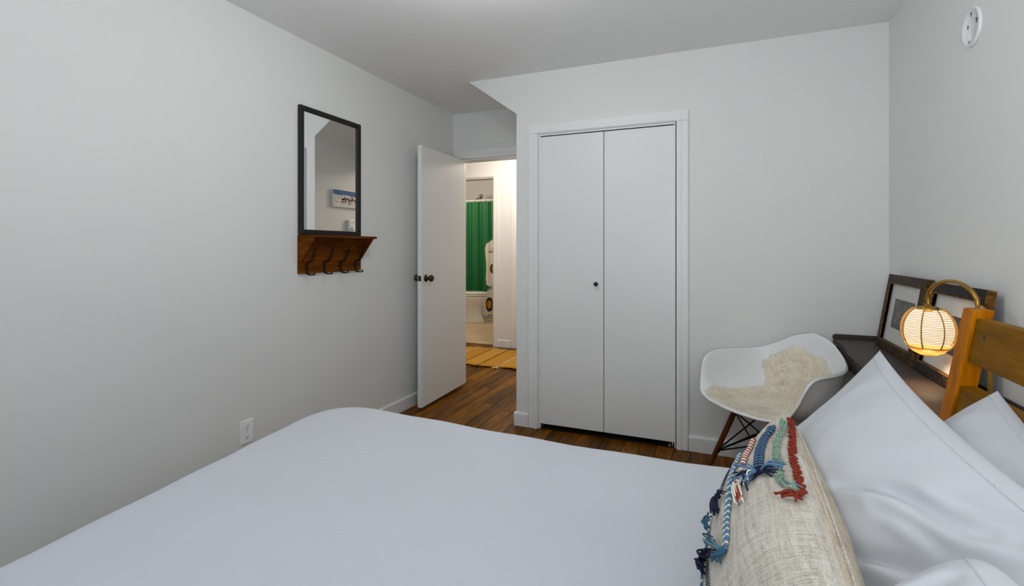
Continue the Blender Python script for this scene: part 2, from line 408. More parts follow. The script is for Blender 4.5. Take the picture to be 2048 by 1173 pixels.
# floor with its planks
fl = sroot('floor')
b = B(); b.box(-4.5, XR + 0.12, YF - 0.12, HY + 0.10, -0.10, -0.0065); obj('subfloor', b, 'subfloor', fl)
PW = 0.098
random.seed(3)
def plank(x0, x1, y0, y1):
    z = random.uniform(-0.0012, 0.0)
    g = 0.0011; e = 0.0016
    p0 = [(x0 + g, y0 + g, -0.006), (x1 - g, y0 + g, -0.006), (x1 - g, y1 - g, -0.006), (x0 + g, y1 - g, -0.006)]
    p1 = [(x0 + g, y0 + g, z - e), (x1 - g, y0 + g, z - e), (x1 - g, y1 - g, z - e), (x0 + g, y1 - g, z - e)]
    p2 = [(x0 + g + e, y0 + g + e, z), (x1 - g - e, y0 + g + e, z), (x1 - g - e, y1 - g - e, z), (x0 + g + e, y1 - g - e, z)]
    bb = B(); r = lambda k: (k, (k + 1) % 4, (k + 1) % 4 + 4, k + 4)
    bb.faces(p0 + p1 + p2, [r(k) for k in range(4)] + [tuple(q + 4 for q in r(k)) for k in range(4)] + [(8, 9, 10, 11)])
    obj('plank', bb, 'floor', fl)
x = XL + 0.001; i = 0
while x < XR:
    x1 = min(x + PW, XR); yend = YC if x > -1.25 else HY + 0.10
    y = 1.35 + random.uniform(-0.7, 0.0)
    if x > -1.25: y = 1.15 + random.uniform(-0.7, 0.0)
    while y < yend:
        y1 = min(y + random.choice([0.9, 1.1, 1.2, 1.35]), yend)
        if yend - y1 < 0.2: y1 = yend
        plank(x, x1, y, y1); y = y1
    x = x1
x = XL
while x > -4.3:
    x0 = x - PW; y = YN + 0.12 - random.uniform(0, 0.6) * 0
    while y < HY + 0.10:
        y1 = min(y + random.choice([0.5, 0.8, 1.1]), HY + 0.10)
        if HY + 0.10 - y1 < 0.2: y1 = HY + 0.10
        plank(x0, x, y, y1); y = y1
    x = x0

# baseboards
BBP = [(0, 0), (0.014, 0), (0.014, 0.083), (0.010, 0.092), (0, 0.094)]
def baseboard(name, segs):
    bb = B()
    for kind, a0, a1, wall, s in segs:
        if kind == 'x': bb.prism([(wall + s * d, z) for d, z in BBP], XY, a0, a1)      # runs along X, profile in YZ
        else: bb.prism([(wall + s * d, z) for d, z in BBP], YX, a0, a1)                # runs along Y, profile in XZ
    return struct(name, bb, 'trim')
baseboard('baseboard_left', [('y', YF, YN, XL, 1)])
baseboard('baseboard_closet', [('x', -1.314, -1.209, YC, -1), ('x', -0.166, XR, YC, -1)])
baseboard('baseboard_niche', [('y', YC, YN, -1.30, -1)])
baseboard('baseboard_right', [('y', YF, YC - 0.014, XR, -1)])
baseboard('baseboard_hall', [('x', -2.542, -2.372, HY, -1)])
# casings
def casing(name, x0, x1, top, y, wd=0.07, s=-1, th=0.018, left=True, right=True, jamb=None, topw=None):
    bb = B(); prof = lambda a, d: a
    ya, yb = y, y + s * th
    def strip(xa, xb, za, zb, inner):
        bb.box(min(xa, xb), max(xa, xb), min(ya, yb), max(ya, yb), za, zb, bev=0.004)
    if left:
        strip(x0 - wd, x0, 0, top, 1); bb.box(x0 - wd * 0.42, x0 - 0.006, min(yb, yb + s * 0.004), max(yb, yb + s * 0.004), 0, top - 0.002, bev=0.0015)
    if right:
        strip(x1, x1 + wd, 0, top, 1); bb.box(x1 + 0.006, x1 + wd * 0.42, min(yb, yb + s * 0.004), max(yb, yb + s * 0.004), 0, top - 0.002, bev=0.0015)
    tw = topw or wd
    strip(x0 - wd, x1 + wd, top, top + tw, 1); bb.box(x0 - wd * 0.42, x1 + wd * 0.42, min(yb, yb + s * 0.004), max(yb, yb + s * 0.004), top + 0.006, top + tw * 0.42, bev=0.0015)
    if jamb:
        d = jamb
        bb.box(x0 - 0.001, x0 + 0.012, min(y, y + d), max(y, y + d), 0, top); bb.box(x1 - 0.012, x1 + 0.001, min(y, y + d), max(y, y + d), 0, top)
        bb.box(x0 + 0.012, x1 - 0.012, min(y, y + d), max(y, y + d), top - 0.012, top + 0.001)
    return struct(name, bb, 'trim')
casing('trim_1', -1.137, -0.237, 2.013, YC, 0.069, jamb=0.10)
casing('trim_2', DX0, DX1, DH, YN, 0.033, jamb=0.12, topw=0.078)
casing('trim_3', BX0, BX1, BH, HY, 0.068, jamb=0.14)
casing('trim_4', -2.30, -1.5, BH, HY, 0.068)
b = B(); b.box(-2.30, -1.5, HY - 0.012, HY, 0.01, BH, bev=0.003); struct('door_3', b, 'door')

# closet bifold door
d1 = sroot('door_1', (-0.69, YC + 0.02, 0))
for x0, x1 in ((-1.131, -0.6905), (-0.6865, -0.246)):
    b = B(); b.box(x0, x1, YC + 0.004, YC + 0.036, 0.033, 1.995, bev=0.003); obj('door_panel', b, 'door', d1)
b = B(); b.lathe([(0.0, 0.0), (0.006, 0.0), (0.006, 0.012), (0.011, 0.017), (0.0145, 0.024), (0.014, 0.030), (0.009, 0.035), (0, 0.0365)], (-0.735, YC + 0.004, 1.0), (0, -1, 0), n=20)
obj('knob', b, 'knob_black', d1, label='small round black closet door knob')
b = B(); b.box(-1.12, -0.26, YC + 0.012, YC + 0.030, 1.9995, 2.0125); obj('top_track', b, 'dark', d1)
b = B(); b.box(-0.285, -0.252, YC + 0.008, YC + 0.034, 0.002, 0.006); b.box(-0.285, -0.275, YC + 0.012, YC + 0.03, 0.006, 0.022); b.tube([(-0.262, YC + 0.02, 0.006), (-0.262, YC + 0.02, 0.033)], 0.006)
obj('pivot_bracket', b, 'chrome', d1, label='metal floor pivot bracket')

# bedroom door, swung open along the left wall
hinge = Vector((-2.085, YN - 0.018, 0)); free = Vector((-2.060, 3.186, 0))
dv = (free - hinge).normalized(); nv = Vector((dv.y, -dv.x, 0))
if nv.x > 0: nv = -nv                                  # towards the left wall
d2 = sroot('door_2', hinge)
L = (free - hinge).length; T = 0.035
b = B()
P = [hinge, free, free + nv * T, hinge + nv * T]
b.hexa([(p.x, p.y, 0.030) for p in P] + [(p.x, p.y, 2.012) for p in P], bev=0.002); obj('door_leaf', b, 'door', d2)
kp = hinge + dv * (L - 0.062)
KP = [(0, 0.0), (0.029, 0.0), (0.029, 0.004), (0.024, 0.009), (0.012, 0.011), (0.010, 0.022), (0.012, 0.028), (0.021, 0.033), (0.026, 0.043), (0.0255, 0.054), (0.019, 0.061), (0, 0.063)]
for sd, base in ((-nv, kp), (nv, kp + nv * T)):
    b = B(); b.lathe(KP, (base.x, base.y, 1.005), sd, n=24); obj('door_knob', b, 'bronze', d2, label='dark bronze round door knob')
b = B(); q = free + nv * (T / 2); b.hexa([((q + dv * e + nv * a).x, (q + dv * e + nv * a).y, z) for z in (0.985, 1.025) for e, a in ((-0.001, -0.012), (0.0015, -0.012), (0.0015, 0.012), (-0.001, 0.012))])
b.tube([(q.x, q.y, 1.005), ((q + dv * 0.010).x, (q + dv * 0.010).y, 1.005)], 0.007)
obj('latch_plate', b, 'bronze', d2)
for z in (0.25, 1.05, 1.86):
    b = B(); hp = hinge + nv * (T + 0.004) ; b.tube([(hp.x, hp.y + 0.004, z - 0.045), (hp.x, hp.y + 0.004, z + 0.045)], 0.006); obj('hinge', b, 'bronze', d2)

# ------------------------------------------------------------------ bed
LEAN = 0.1715                                            # headboard tilt
def hb(x, y, z):                                       # headboard frame: x = distance in front(-)/behind(+) the front face, z = height
    return (0.542 + (z - 0.55) * LEAN + x, y, z)
bed = thing('bed', (-0.4, 0.95, 0), 'honey-stained pine bed frame with a reclined slatted headboard by the right wall', 'bed')
def hbox(x0, x1, y0, y1, z0, z1, bev, m):
    bb = B(); bb.hexa([hb(x0, y0, z0), hb(x1, y0, z0), hb(x1, y1, z0), hb(x0, y1, z0), hb(x0, y0, z1), hb(x1, y0, z1), hb(x1, y1, z1), hb(x0, y1, z1)], bev=bev); return bb
for y0, y1 in ((1.70, 1.762), (0.13, 0.192)):
    obj('post', hbox(0, 0.046, y0, y1, 0.0, 1.067, 0.004, None), 'pine_post', bed)
obj('top_rail', hbox(0.010, 0.038, 0.190, 1.702, 0.927, 1.045, 0.003, None), 'pine', bed)
bb = B(); bb.ball(hb(0.0102, 1.64, 1.0), 0.010, None, (0.12, 0.85, 1.1), 14); obj('knot', bb, 'knot', bed, label='dark knot in the top rail')
obj('lower_rail', hbox(0.008, 0.046, 0.190, 1.702, 0.745, 0.862, 0.003, None), 'pine', bed)
obj('bottom_rail', hbox(0.008, 0.046, 0.190, 1.702, 0.24, 0.36, 0.003, None), 'pine', bed)
for y0 in (0.19, 1.655):
    b = B(); b.box(-1.40, 0.50, y0, y0 + 0.03, 0.18, 0.32, bev=0.003); obj('side_rail', b, 'pine', bed)
b = B(); b.box(-1.44, -1.40, 0.19, 1.685, 0.18, 0.32, bev=0.003); obj('foot_rail', b, 'pine', bed)
for y0 in (0.19, 1.63):
    b = B(); b.box(-1.44, -1.39, y0, y0 + 0.055, 0.0, 0.18, bev=0.003); obj('leg', b, 'pine', bed)
for k in range(9):
    xx = -1.33 + k * 0.21
    b = B(); b.box(xx, xx + 0.08, 0.22, 1.655, 0.245, 0.265); obj('slat', b, 'pine', bed)
b = B(); b.box(-1.42, 0.50, 0.19, 1.69, 0.266, 0.515, bev=0.03); obj('mattress', b, 'mattress', None, label='thick mattress under the white sheet on the pine bed frame', cat='mattress')

# sheet: outline rounded at the foot corners, foot edge slightly askew
def sheet_outline():
    pts = []
    fx = lambda y: -1.442 - 0.128 * (y - 0.569)
    fy = lambda x: 1.718 + 0.022 * cos((x + 1.5) * 2.6) + 0.004 * sin(x * 17)
    for k in range(26): pts.append((0.53 - k * 1.93 / 25, None))
    out = [(x, fy(x)) for x, _ in pts if x > -1.34]
    c0 = (-1.34, fy(-1.34)); c1 = (fx(1.50), 1.50)
    for k in range(1, 12):
        t = k / 12; ctrl = (fx(1.74), 1.755)
        out.append(((1 - t) ** 2 * c0[0] + 2 * t * (1 - t) * ctrl[0] + t * t * c1[0], (1 - t) ** 2 * c0[1] + 2 * t * (1 - t) * ctrl[1] + t * t * c1[1]))
    for k in range(24): y = 1.50 - k * (1.50 - 0.36) / 23; out.append((fx(y) + 0.002 * sin(y * 23), y))
    c0 = out[-1]; c1 = (-1.24, 0.155)
    for k in range(1, 10):
        t = k / 10; ctrl = (fx(0.15), 0.155)
        out.append(((1 - t) ** 2 * c0[0] + 2 * t * (1 - t) * ctrl[0] + t * t * c1[0], (1 - t) ** 2 * c0[1] + 2 * t * (1 - t) * ctrl[1] + t * t * c1[1]))
    for k in range(24): out.append((-1.24 + k * 1.77 / 23, 0.155))
    for k in range(1, 16): out.append((0.53, 0.155 + k * (fy(0.53) - 0.155) / 16))
    return out
so = sheet_outline()
cx, cy = -0.45, 0.95
def sh(p, k, ins, z):
    x, y = p; dx, dy = cx - x, cy - y; l = sqrt(dx * dx + dy * dy)
    q = (x + dx * k, y + dy * k) if k else (x + dx / l * ins, y + dy / l * ins)
    return q[0], q[1], z
rings = []
rings += [[sh(p, 0, -0.006 + 0.006 * sin(i * 0.9), 0.24 + 0.004 * sin(i * 0.4)) for i, p in enumerate(so)]]
rings += [[sh(p, 0, -0.003 + 0.004 * sin(i * 0.9), 0.38) for i, p in enumerate(so)]]
for ins, z in ((0.0, 0.49), (0.002, 0.513), (0.008, 0.532), (0.018, 0.545), (0.035, 0.551)):
    rings += [[sh(p, 0, ins, z) for p in so]]
for k in (0.06, 0.10, 0.15, 0.2, 0.26, 0.32, 0.39, 0.46, 0.54, 0.62, 0.7, 0.78, 0.86, 0.93, 0.98):
    rr = []
    for p in so:
        x, y, z = sh(p, k, 0, 0.552)
        z += 0.004 * noise.noise(Vector((x * 2.2, y * 2.2, 1.3))) * min(1, k * 5) + 0.0016 * noise.noise(Vector((x * 9, y * 14, 3.1))) * min(1, k * 6)
        rr.append((x, y, z))
    rings.append(rr)
b = B(); n = len(so)
P = [[rings[j][i] for j in range(len(rings))] for i in range(n)]
V = b.grid(P, None, closed_u=True)
f = b.bm.faces.new([V[i][-1] for i in range(n)]); f.smooth = True
sheet = obj('bed_sheet', b, 'sheet', None, label='smooth white fitted sheet pulled over the bed', cat='sheet')

# ------------------------------------------------------------------ pillows
def pillow_fn(c, ax_u, ax_v, w, h, t, pinch=0.07, pu=0.75, pv=0.55, rc=0.0, seed=0, wr=0.012, bend=0.0, sag=0.0, folds=()):
    c = Vector(c); U = Vector(ax_u).normalized(); Vv = Vector(ax_v); Vv = (Vv - U * Vv.dot(U)).normalized(); Nn = U.cross(Vv).normalized()
    def fn(u, v, side):
        x = w / 2 * u * (1 - pinch * (1 - v * v)); y = h / 2 * v * (1 - pinch * (1 - u * u))
        k = 1 - rc * (u * v) ** 4; x *= k; y *= k
        th = max(0.0, 1 - u * u) ** pu * max(0.0, 1 - v * v) ** pv * t / 2 * (1 - sag * v)
        e = min(1.0, 3 * (1 - abs(u))) * min(1.0, 3 * (1 - abs(v)))
        q = Vector((u * w * 3.2 + seed, v * h * 3.2 - seed * 1.7, side * 5.0 + seed))
        wv = wr * e * (noise.noise(q) + 0.5 * noise.noise(q * 2.3))
        # radial creases running out of the corners
        ang = math.atan2(1 - abs(v) + 0.05, 1 - abs(u) + 0.05)
        wv += wr * 0.35 * sin(ang * 14 + seed) * (abs(u) * abs(v)) ** 2 * e
        if side > 0:
            for pts_, amp, wid in folds:
                best = 9.0; tb = 0.0; m_ = len(pts_) - 1; sg = 1
                for k_ in range(m_):
                    ax_, ay_ = pts_[k_][0] * w / 2, pts_[k_][1] * h / 2; bx_, by_ = pts_[k_ + 1][0] * w / 2, pts_[k_ + 1][1] * h / 2
                    px_, py_ = u * w / 2 - ax_, v * h / 2 - ay_; dx_, dy_ = bx_ - ax_, by_ - ay_; l2 = dx_ * dx_ + dy_ * dy_
                    tt = min(1, max(0, (px_ * dx_ + py_ * dy_) / l2)); d_ = sqrt((px_ - tt * dx_) ** 2 + (py_ - tt * dy_) ** 2)
                    if d_ < best: best = d_; tb = (k_ + tt) / m_; sg = 1 if dx_ * py_ - dy_ * px_ > 0 else -1
                if best < wid * 4:
                    z_ = sg * best / wid
                    wv += amp * sin(pi * min(1, max(0, 0.12 + 0.8 * tb))) * (-exp(-z_ * z_) + 0.8 * exp(-(z_ + 1.7) ** 2 * 0.8))
        pt = c + U * x + Vv * y + Nn * (side * (th + wv) + bend * (u * u))
        pt.z = max(pt.z, 0.5535 + 0.002 * (1 + side))
        return pt
    return fn
def pillow_mesh(fn, nu=56, nv=40, m_front=None, m_back=None):
    bb = B()
    us = [-cos(pi * i / nu) for i in range(nu + 1)]; vs = [-cos(pi * j / nv) for j in range(nv + 1)]
    V1 = bb.grid([[fn(u, v, 1) for v in vs] for u in us], m_front)
    V2 = bb.grid([[fn(u, v, -1) for v in vs] for u in us], m_back)
    bmesh.ops.remove_doubles(bb.bm, verts=bb.bm.verts, dist=0.0006)
    return bb
P1 = pillow_fn((0.247, 1.215, 0.731), (0.0, -1, -0.07), (0.66, 0, 0.75), 0.91, 0.50, 0.18, pinch=0.09, seed=3.1, pu=1.1, pv=0.6, wr=0.008, folds=(
    (((0.30, 0.12), (0.43, 0.32), (0.54, 0.45), (0.66, 0.53), (0.74, 0.6), (0.83, 0.78)), 0.022, 0.016),
    (((0.45, 0.40), (0.53, 0.49), (0.61, 0.56), (0.69, 0.63), (0.75, 0.70)), 0.013, 0.012),
    (((0.58, 0.64), (0.66, 0.71), (0.78, 0.85)), 0.010, 0.013),
    (((0.55, 0.28), (0.62, 0.36), (0.70, 0.41), (0.78, 0.46)), 0.012, 0.012),
    (((0.60, -0.10), (0.65, -0.03), (0.69, 0.07), (0.75, 0.17), (0.80, 0.25)), 0.019, 0.013)))
P2 = pillow_fn((0.4686, 1.2388, 0.7078), (-0.03, -1, -0.22), (0.55, 0, 0.60), 0.60, 0.36, 0.15, seed=8.4, pu=0.5, pv=0.5)
P3 = pillow_fn((0.125, 0.42, 0.697), (0.0, -1, -0.05), (0.66, 0, 0.72), 0.72, 0.51, 0.18, rc=0.13, seed=12.7, pu=0.6, pv=0.6, folds=((((-0.80, 0.80), (-0.78, 0.5), (-0.7, 0.1)), 0.006, 0.012),))
def seam_on(fn, par, v0, u0, u1, r=0.002, off=0.001, side=1, n=40):
    bb = B(); bb.tube([fn(u0 + (u1 - u0) * k / n, v0, side) for k in range(n + 1)], r, n=6); return bb
for nm, fn, lab in (('pillow', P1, 'large white pillow leaning behind the beige lumbar cushion, its far corner pointing up'),
                    ('pillow', P2, 'white pillow propped against the pine headboard behind the other pillows'),
                    ('pillow', P3, 'white pillow nearest the camera at the bottom right of the bed')):
    o = obj(nm, pillow_mesh(fn, 110, 80), 'pillowcase', None, label=lab, cat='pillow', group='white pillows on the bed')
    bb = B(); bb.tube([fn(-0.985 + 1.97 * k / 50, 0.90, 1) for k in range(51)], 0.0016, n=6)
    obj('hem_seam', bb, 'pillowcase', o)

LUM = pillow_fn((0.085, 0.95, 0.687), (-0.02, -1, -0.015), (0.34, 0, 0.80), 0.96, 0.32, 0.20, pinch=0.02, pu=0.72, pv=0.5, rc=0.10, seed=21.3, wr=0.006)
lum = obj('lumbar_cushion', pillow_mesh(LUM, 70, 44, 'linen', 'linen_back'), None, None, label='long beige handwoven lumbar cushion with braided tassels', cat='cushion')

def lsurf(u, v, off=0.0):
    e = 0.012; p = LUM(u, v, 1); a = LUM(min(0.999, u + e), v, 1) - LUM(u - e, v, 1); c_ = LUM(u, min(1, v + e), 1) - LUM(u, v - e, 1)
    n_ = a.cross(c_); n_ = n_.normalized() if n_.length > 1e-9 else Vector((-1, 0, 0))
    return p + n_ * off, n_
def lpath(uv, off, step):
    pts = smooth_path([(u, v, 0) for u, v in uv], 10); out = [lsurf(p.x, p.y, off) for p in pts]; res = []; acc = 0.0
    for k in range(len(out) - 1):
        L_ = (out[k + 1][0] - out[k][0]).length
        while acc <= L_:
            t = acc / max(L_, 1e-9); res.append((out[k][0].lerp(out[k + 1][0], t), out[k][1].lerp(out[k + 1][1], t).normalized())); acc += step
        acc -= L_
    return res
def braid(uv, wd, step, mats, style='chevron', label=None):
    pts = lpath(uv, wd * 0.35, step); bb = B()
    for k in range(len(pts)):
        p, n_ = pts[k]; t = (pts[min(k + 1, len(pts) - 1)][0] - pts[max(k - 1, 0)][0]).normalized(); sd = n_.cross(t).normalized()
        if style == 'chevron':
            m_ = mats[k % len(mats)]
            for s_ in (-1, 1):
                d_ = (t * 0.75 + sd * s_ * 0.9).normalized(); o_ = n_.cross(d_).normalized()
                bas = Matrix((d_, o_, n_)).transposed()
                bb.ball(p + sd * s_ * wd * 0.28, wd * 0.42, m_, (1.0, 0.42, 0.6), 8, bas)
        elif style == 'twist':
            m_ = mats[k % len(mats)]; d_ = (t * 0.7 + sd * 0.7).normalized(); o_ = n_.cross(d_).normalized()
            bb.ball(p, wd * 0.6, m_, (1.0, 0.5, 0.6), 8, Matrix((d_, o_, n_)).transposed())
        elif style == 'dots':
            for s_ in (-1, 0, 1): bb.ball(p + sd * wd * 0.5 * s_, step * 0.27, mats[0], (1, 1, 0.6), 6)
        else:
            for q_ in range(4):
                r_ = Vector((random.uniform(-1, 1), random.uniform(-1, 1), random.uniform(-0.4, 1)))
                d_ = (t * r_.y + sd * r_.x + n_ * 0.5).normalized(); o_ = d_.orthogonal().normalized()
                bb.ball(p + sd * wd * 0.36 * r_.x + t * step * 0.4 * r_.y + n_ * wd * 0.18 * (r_.z + 0.4), wd * 0.26, mats[q_ % len(mats)], (1.35, 0.7, 0.7), 6, Matrix((d_, o_, d_.cross(o_))).transposed())
    return obj('braid', bb, None, lum, fix=False, label=label)
def tassel(a, ends, mats, n_=16, r=0.0012, knot=0.006, spread=0.012, label=None, lift=0.006):
    bb = B(); p, nn = lsurf(a[0], a[1], 0.005)
    if knot: bb.ball(p + nn * 0.002, knot, mats[0], seg=8)
    for k in range(n_):
        e = ends[k % len(ends)]; q, n2 = lsurf(e[0], e[1], 0.003)
        q = q + Vector((random.gauss(0, 1), random.gauss(0, 1), random.gauss(0, 1))) * spread * 0.6; q = q + n2 * 0.004
        m_ = (p + q) / 2 + nn * (lift * random.uniform(0.5, 1.6)) + Vector((random.gauss(0, 1), random.gauss(0, 1), random.gauss(0, 0.6))) * spread * 0.35
        bb.tube(smooth_path([p, m_, q], 4), r, mats[k % len(mats)], n=5)
    return obj('tassel', bb, None, lum, fix=False, label=label)
random.seed(11)
braid([(-0.74, 1.0), (-0.558, 0.995), (-0.367, 0.985), (-0.2, 0.975), (-0.1, 0.975), (0.008, 0.975), (0.092, 0.972)], 0.0135, 0.005, ['red'], 'tuft', 'bushy red yarn braid along the top')
tassel((0.10, 0.965), [(0.11, 0.87), (0.15, 0.93)], ['red'], 4, 0.0018, 0.005, 0.004, 'red yarn loop')
tassel((0.13, 0.97), [(0.10, 0.85), (0.13, 0.89)], ['red'], 4, 0.0018, 0.0, 0.003, 'red yarn loop end')
braid([(-0.69, 0.965), (-0.542, 0.963), (-0.475, 0.938), (-0.358, 0.913), (-0.225, 0.9), (-0.108, 0.9), (0.0, 0.888)], 0.013, 0.0055, ['sage'], 'tuft', 'sage green yarn braid')
tassel((0.01, 0.888), [(0.075, 0.965), (0.09, 0.93), (0.06, 0.985)], ['sage', 'sage', 'light_blue'], 7, 0.0012, 0.005, 0.008, 'thin sage yarn tail')
braid([(-0.60, 0.87), (-0.542, 0.85), (-0.475, 0.79), (-0.358, 0.775), (-0.233, 0.763), (-0.117, 0.75)], 0.0165, 0.0062, ['navy', 'blue'], 'chevron', 'navy and blue chevron braid')
tassel((-0.115, 0.75), [(-0.17, 0.57), (-0.14, 0.54), (-0.083, 0.575), (-0.06, 0.63)], ['navy', 'blue', 'navy', 'ivory', 'blue'], 30, 0.0016, 0.008, 0.013, 'navy and blue tassel')
tassel((-0.10, 0.76), [(-0.11, 0.92), (-0.06, 0.90), (-0.085, 0.91)], ['blue', 'navy', 'blue'], 16, 0.0016, 0.0, 0.009, 'blue tassel end')
braid([(-0.56, 0.63), (-0.517, 0.613), (-0.392, 0.588), (-0.267, 0.588), (-0.175, 0.562), (-0.117, 0.525)], 0.014, 0.0075, ['rust', 'ivory'], 'twist', 'rust and white twisted braid')
tassel((-0.11, 0.525), [(-0.05, 0.45), (0.02, 0.50), (0.03, 0.54), (0.0, 0.46)], ['ivory', 'ivory', 'rust'], 26, 0.0016, 0.006, 0.007, 'rust and white tassel')
braid([(-0.52, 0.42), (-0.483, 0.4), (-0.308, 0.413), (-0.167, 0.388), (-0.083, 0.338), (0.042, 0.288), (0.175, 0.288), (0.233, 0.263)], 0.0125, 0.0062, ['light_blue', 'light_blue', 'ivory'], 'chevron', 'light blue and ivory braid')
tassel((0.238, 0.25), [(0.02, -0.06), (0.06, -0.05), (0.10, 0.04)], ['teal', 'olive', 'light_blue'], 18, 0.0014, 0.006, 0.008, 'teal and olive tassel', 0.012)
tassel((0.245, 0.24), [(0.24, 0.13), (0.20, 0.08), (0.16, 0.02)], ['teal', 'teal', 'navy'], 14, 0.0014, 0.0, 0.005, 'teal tassel loop')
braid([(-0.44, 0.32), (-0.35, 0.288), (-0.25, 0.25), (-0.167, 0.2)], 0.011, 0.0055, ['navy'], 'dots', 'navy stitched dots')
tassel((-0.165, 0.18), [(-0.083, 0.10), (-0.09, 0.13)], ['navy'], 22, 0.0016, 0.006, 0.006, 'navy tassel')
tassel((-0.16, 0.20), [(-0.14, 0.29)], ['navy'], 5, 0.0012, 0.0, 0.004, 'navy yarn tail')
braid([(-0.13, -0.17), (-0.092, -0.21), (0.008, -0.24), (0.058, -0.30), (0.14, -0.38), (0.25, -0.45)], 0.009, 0.0065, ['light_blue', 'ivory', 'blue'], 'chevron', 'thin light blue braid low on the front')
tassel((-0.125, -0.17), [(-0.19, -0.14), (-0.20, -0.18)], ['teal', 'light_blue'], 14, 0.0014, 0.006, 0.006, 'teal tassel at the cushion edge')
tassel((0.05, -0.26), [(0.06, -0.14), (0.11, -0.20), (0.13, -0.26), (0.10, -0.12)], ['navy'], 24, 0.0018, 0.007, 0.008, 'navy tassel low on the front')
braid([(0.13, -0.14), (0.20, -0.13), (0.30, -0.12), (0.42, -0.11)], 0.011, 0.0055, ['navy'], 'dots', 'navy stitched dots near the camera')
tassel((0.22, -0.50), [(0.17, -0.56), (0.24, -0.58)], ['red', 'rust'], 8, 0.0016, 0.005, 0.006, 'rust yarn loop low on the front')
b = B(); b.tube([LUM(-0.97 + 1.94 * k / 60, 0.985, -1) + Vector((0, 0, 0.0015)) for k in range(61)], 0.0022, n=6); obj('seam', b, 'linen', lum)

# ------------------------------------------------------------------ mirror with hook shelf on the left wall
Y0, Y1 = 2.140, 2.662
mir = thing('mirror_hook_shelf', (XL, (Y0 + Y1) / 2, 1.085), 'tall black-framed wall mirror with wooden hook shelf below on left wall', 'mirror')
b = B(); b.box(XL + 0.0005, XL + 0.02, Y0, Y1, 1.087, 1.294, bev=0.002); obj('back_panel', b, 'shelf_wood', mir)
b = B(); b.box(XL + 0.0005, XL + 0.150, Y0, Y1, 1.294, 1.309, bev=0.002); obj('shelf', b, 'shelf_wood', mir)
for y in (Y0 + 0.002, Y1 - 0.016):
    b = B(); b.prism([(XL + 0.02, 1.294), (XL + 0.128, 1.294), (XL + 0.03, 1.166), (XL + 0.02, 1.160)], YX, y, y + 0.014, bev=0.0015); obj('bracket', b, 'shelf_wood', mir)
fx = XL + 0.017
for a, c in (((fx, Y0 + 0.016, 1.311), (fx, Y0 + 0.016, 2.052)), ((fx, Y1 - 0.016, 1.311), (fx, Y1 - 0.016, 2.052))):
    b = B(); b.box(XL + 0.001, XL + 0.024, a[1] - 0.016, a[1] + 0.016, 1.310, 2.055, bev=0.007); obj('frame_stile', b, 'black_frame', mir)
for z in (1.3255, 2.039):
    b = B(); b.box(XL + 0.001, XL + 0.022, Y0 + 0.03, Y1 - 0.03, z - 0.016, z + 0.016, bev=0.006); obj('frame_rail', b, 'black_frame', mir)
b = B(); ga, gb = XL + 0.0135, XL + 0.0105                # the glass sits a few millimetres askew
b.hexa([(XL + 0.004, Y0 + 0.028, 1.336), (ga, Y0 + 0.028, 1.336), (gb, Y1 - 0.028, 1.336), (XL + 0.004, Y1 - 0.028, 1.336),
        (XL + 0.004, Y0 + 0.028, 2.028), (ga, Y0 + 0.028, 2.028), (gb, Y1 - 0.028, 2.028), (XL + 0.004, Y1 - 0.028, 2.028)])
obj('mirror_glass', b, 'mirror', mir)
for y in (2.187, 2.326, 2.466, 2.603):
    b = B(); x0 = XL + 0.0225; g = 0.0075
    for s in (-1, 1):
        yy = y + s * g
        b.tube(smooth_path([(x0 + 0.066, yy, 1.232), (x0 + 0.056, yy, 1.205), (x0 + 0.036, yy, 1.160), (x0 + 0.014, yy, 1.152), (x0 + 0.003, yy, 1.145), (x0 + 0.0025, yy, 1.12),
                            (x0 + 0.0025, yy, 1.095), (x0 + 0.008, yy, 1.086), (x0 + 0.03, yy, 1.080), (x0 + 0.05, yy, 1.080), (x0 + 0.056, yy, 1.084)], 4), 0.0028, n=6)
    for xx, z in ((0.066, 1.232), (0.056, 1.084)):
        b.tube(smooth_path([(x0 + xx, y - g, z), (x0 + xx + 0.003, y - g * 0.6, z + 0.005), (x0 + xx + 0.004, y, z + 0.007), (x0 + xx + 0.003, y + g * 0.6, z + 0.005), (x0 + xx, y + g, z)], 3), 0.0028, n=6)
    b.tube([(x0 + 0.001, y - g, 1.125), (x0 + 0.001, y + g, 1.125)], 0.004, n=6)
    obj('hook', b, 'black_metal', mir)

# ------------------------------------------------------------------ outlet on the left wall
ot = thing('wall_outlet', (XL, 1.81, 0.243), 'white double wall outlet just above the bed on left wall', 'outlet')
b = B(); b.box(XL + 0.0003, XL + 0.006, 1.774, 1.846, 0.243, 0.359, bev=0.002); obj('cover_plate', b, 'outlet', ot)
for z in (0.327, 0.276):
    b = B(); b.prism([(1.81 + 0.017 * cos(a) * (1.0), z + 0.0145 * max(-0.85, min(0.85, sin(a) * 1.2))) for a in [2 * pi * k / 20 for k in range(20)]], XY, XL + 0.005, XL + 0.008)
    r_ = obj('receptacle', b, 'outlet', ot)
    for dy, hh in ((-0.006, 0.009), (0.006, 0.007)):
        b = B(); b.box(XL + 0.0075, XL + 0.0083, 1.81 + dy - 0.0012, 1.81 + dy + 0.0012, z + 0.002 - hh / 2 + 0.002, z + 0.004 + hh / 2); obj('slot', b, 'slot', r_)
    b = B(); b.lathe([(0, 0.0), (0.0026, 0.0), (0.0026, 0.0008), (0, 0.0008)], (XL + 0.0075, 1.81, z - 0.008), (1, 0, 0), n=10); obj('ground_hole', b, 'slot', r_)
b = B(); b.lathe([(0, 0), (0.003, 0), (0.0025, 0.001), (0, 0.0012)], (XL + 0.006, 1.81, 0.3015), (1, 0, 0), n=10); obj('screw', b, 'chrome', ot)

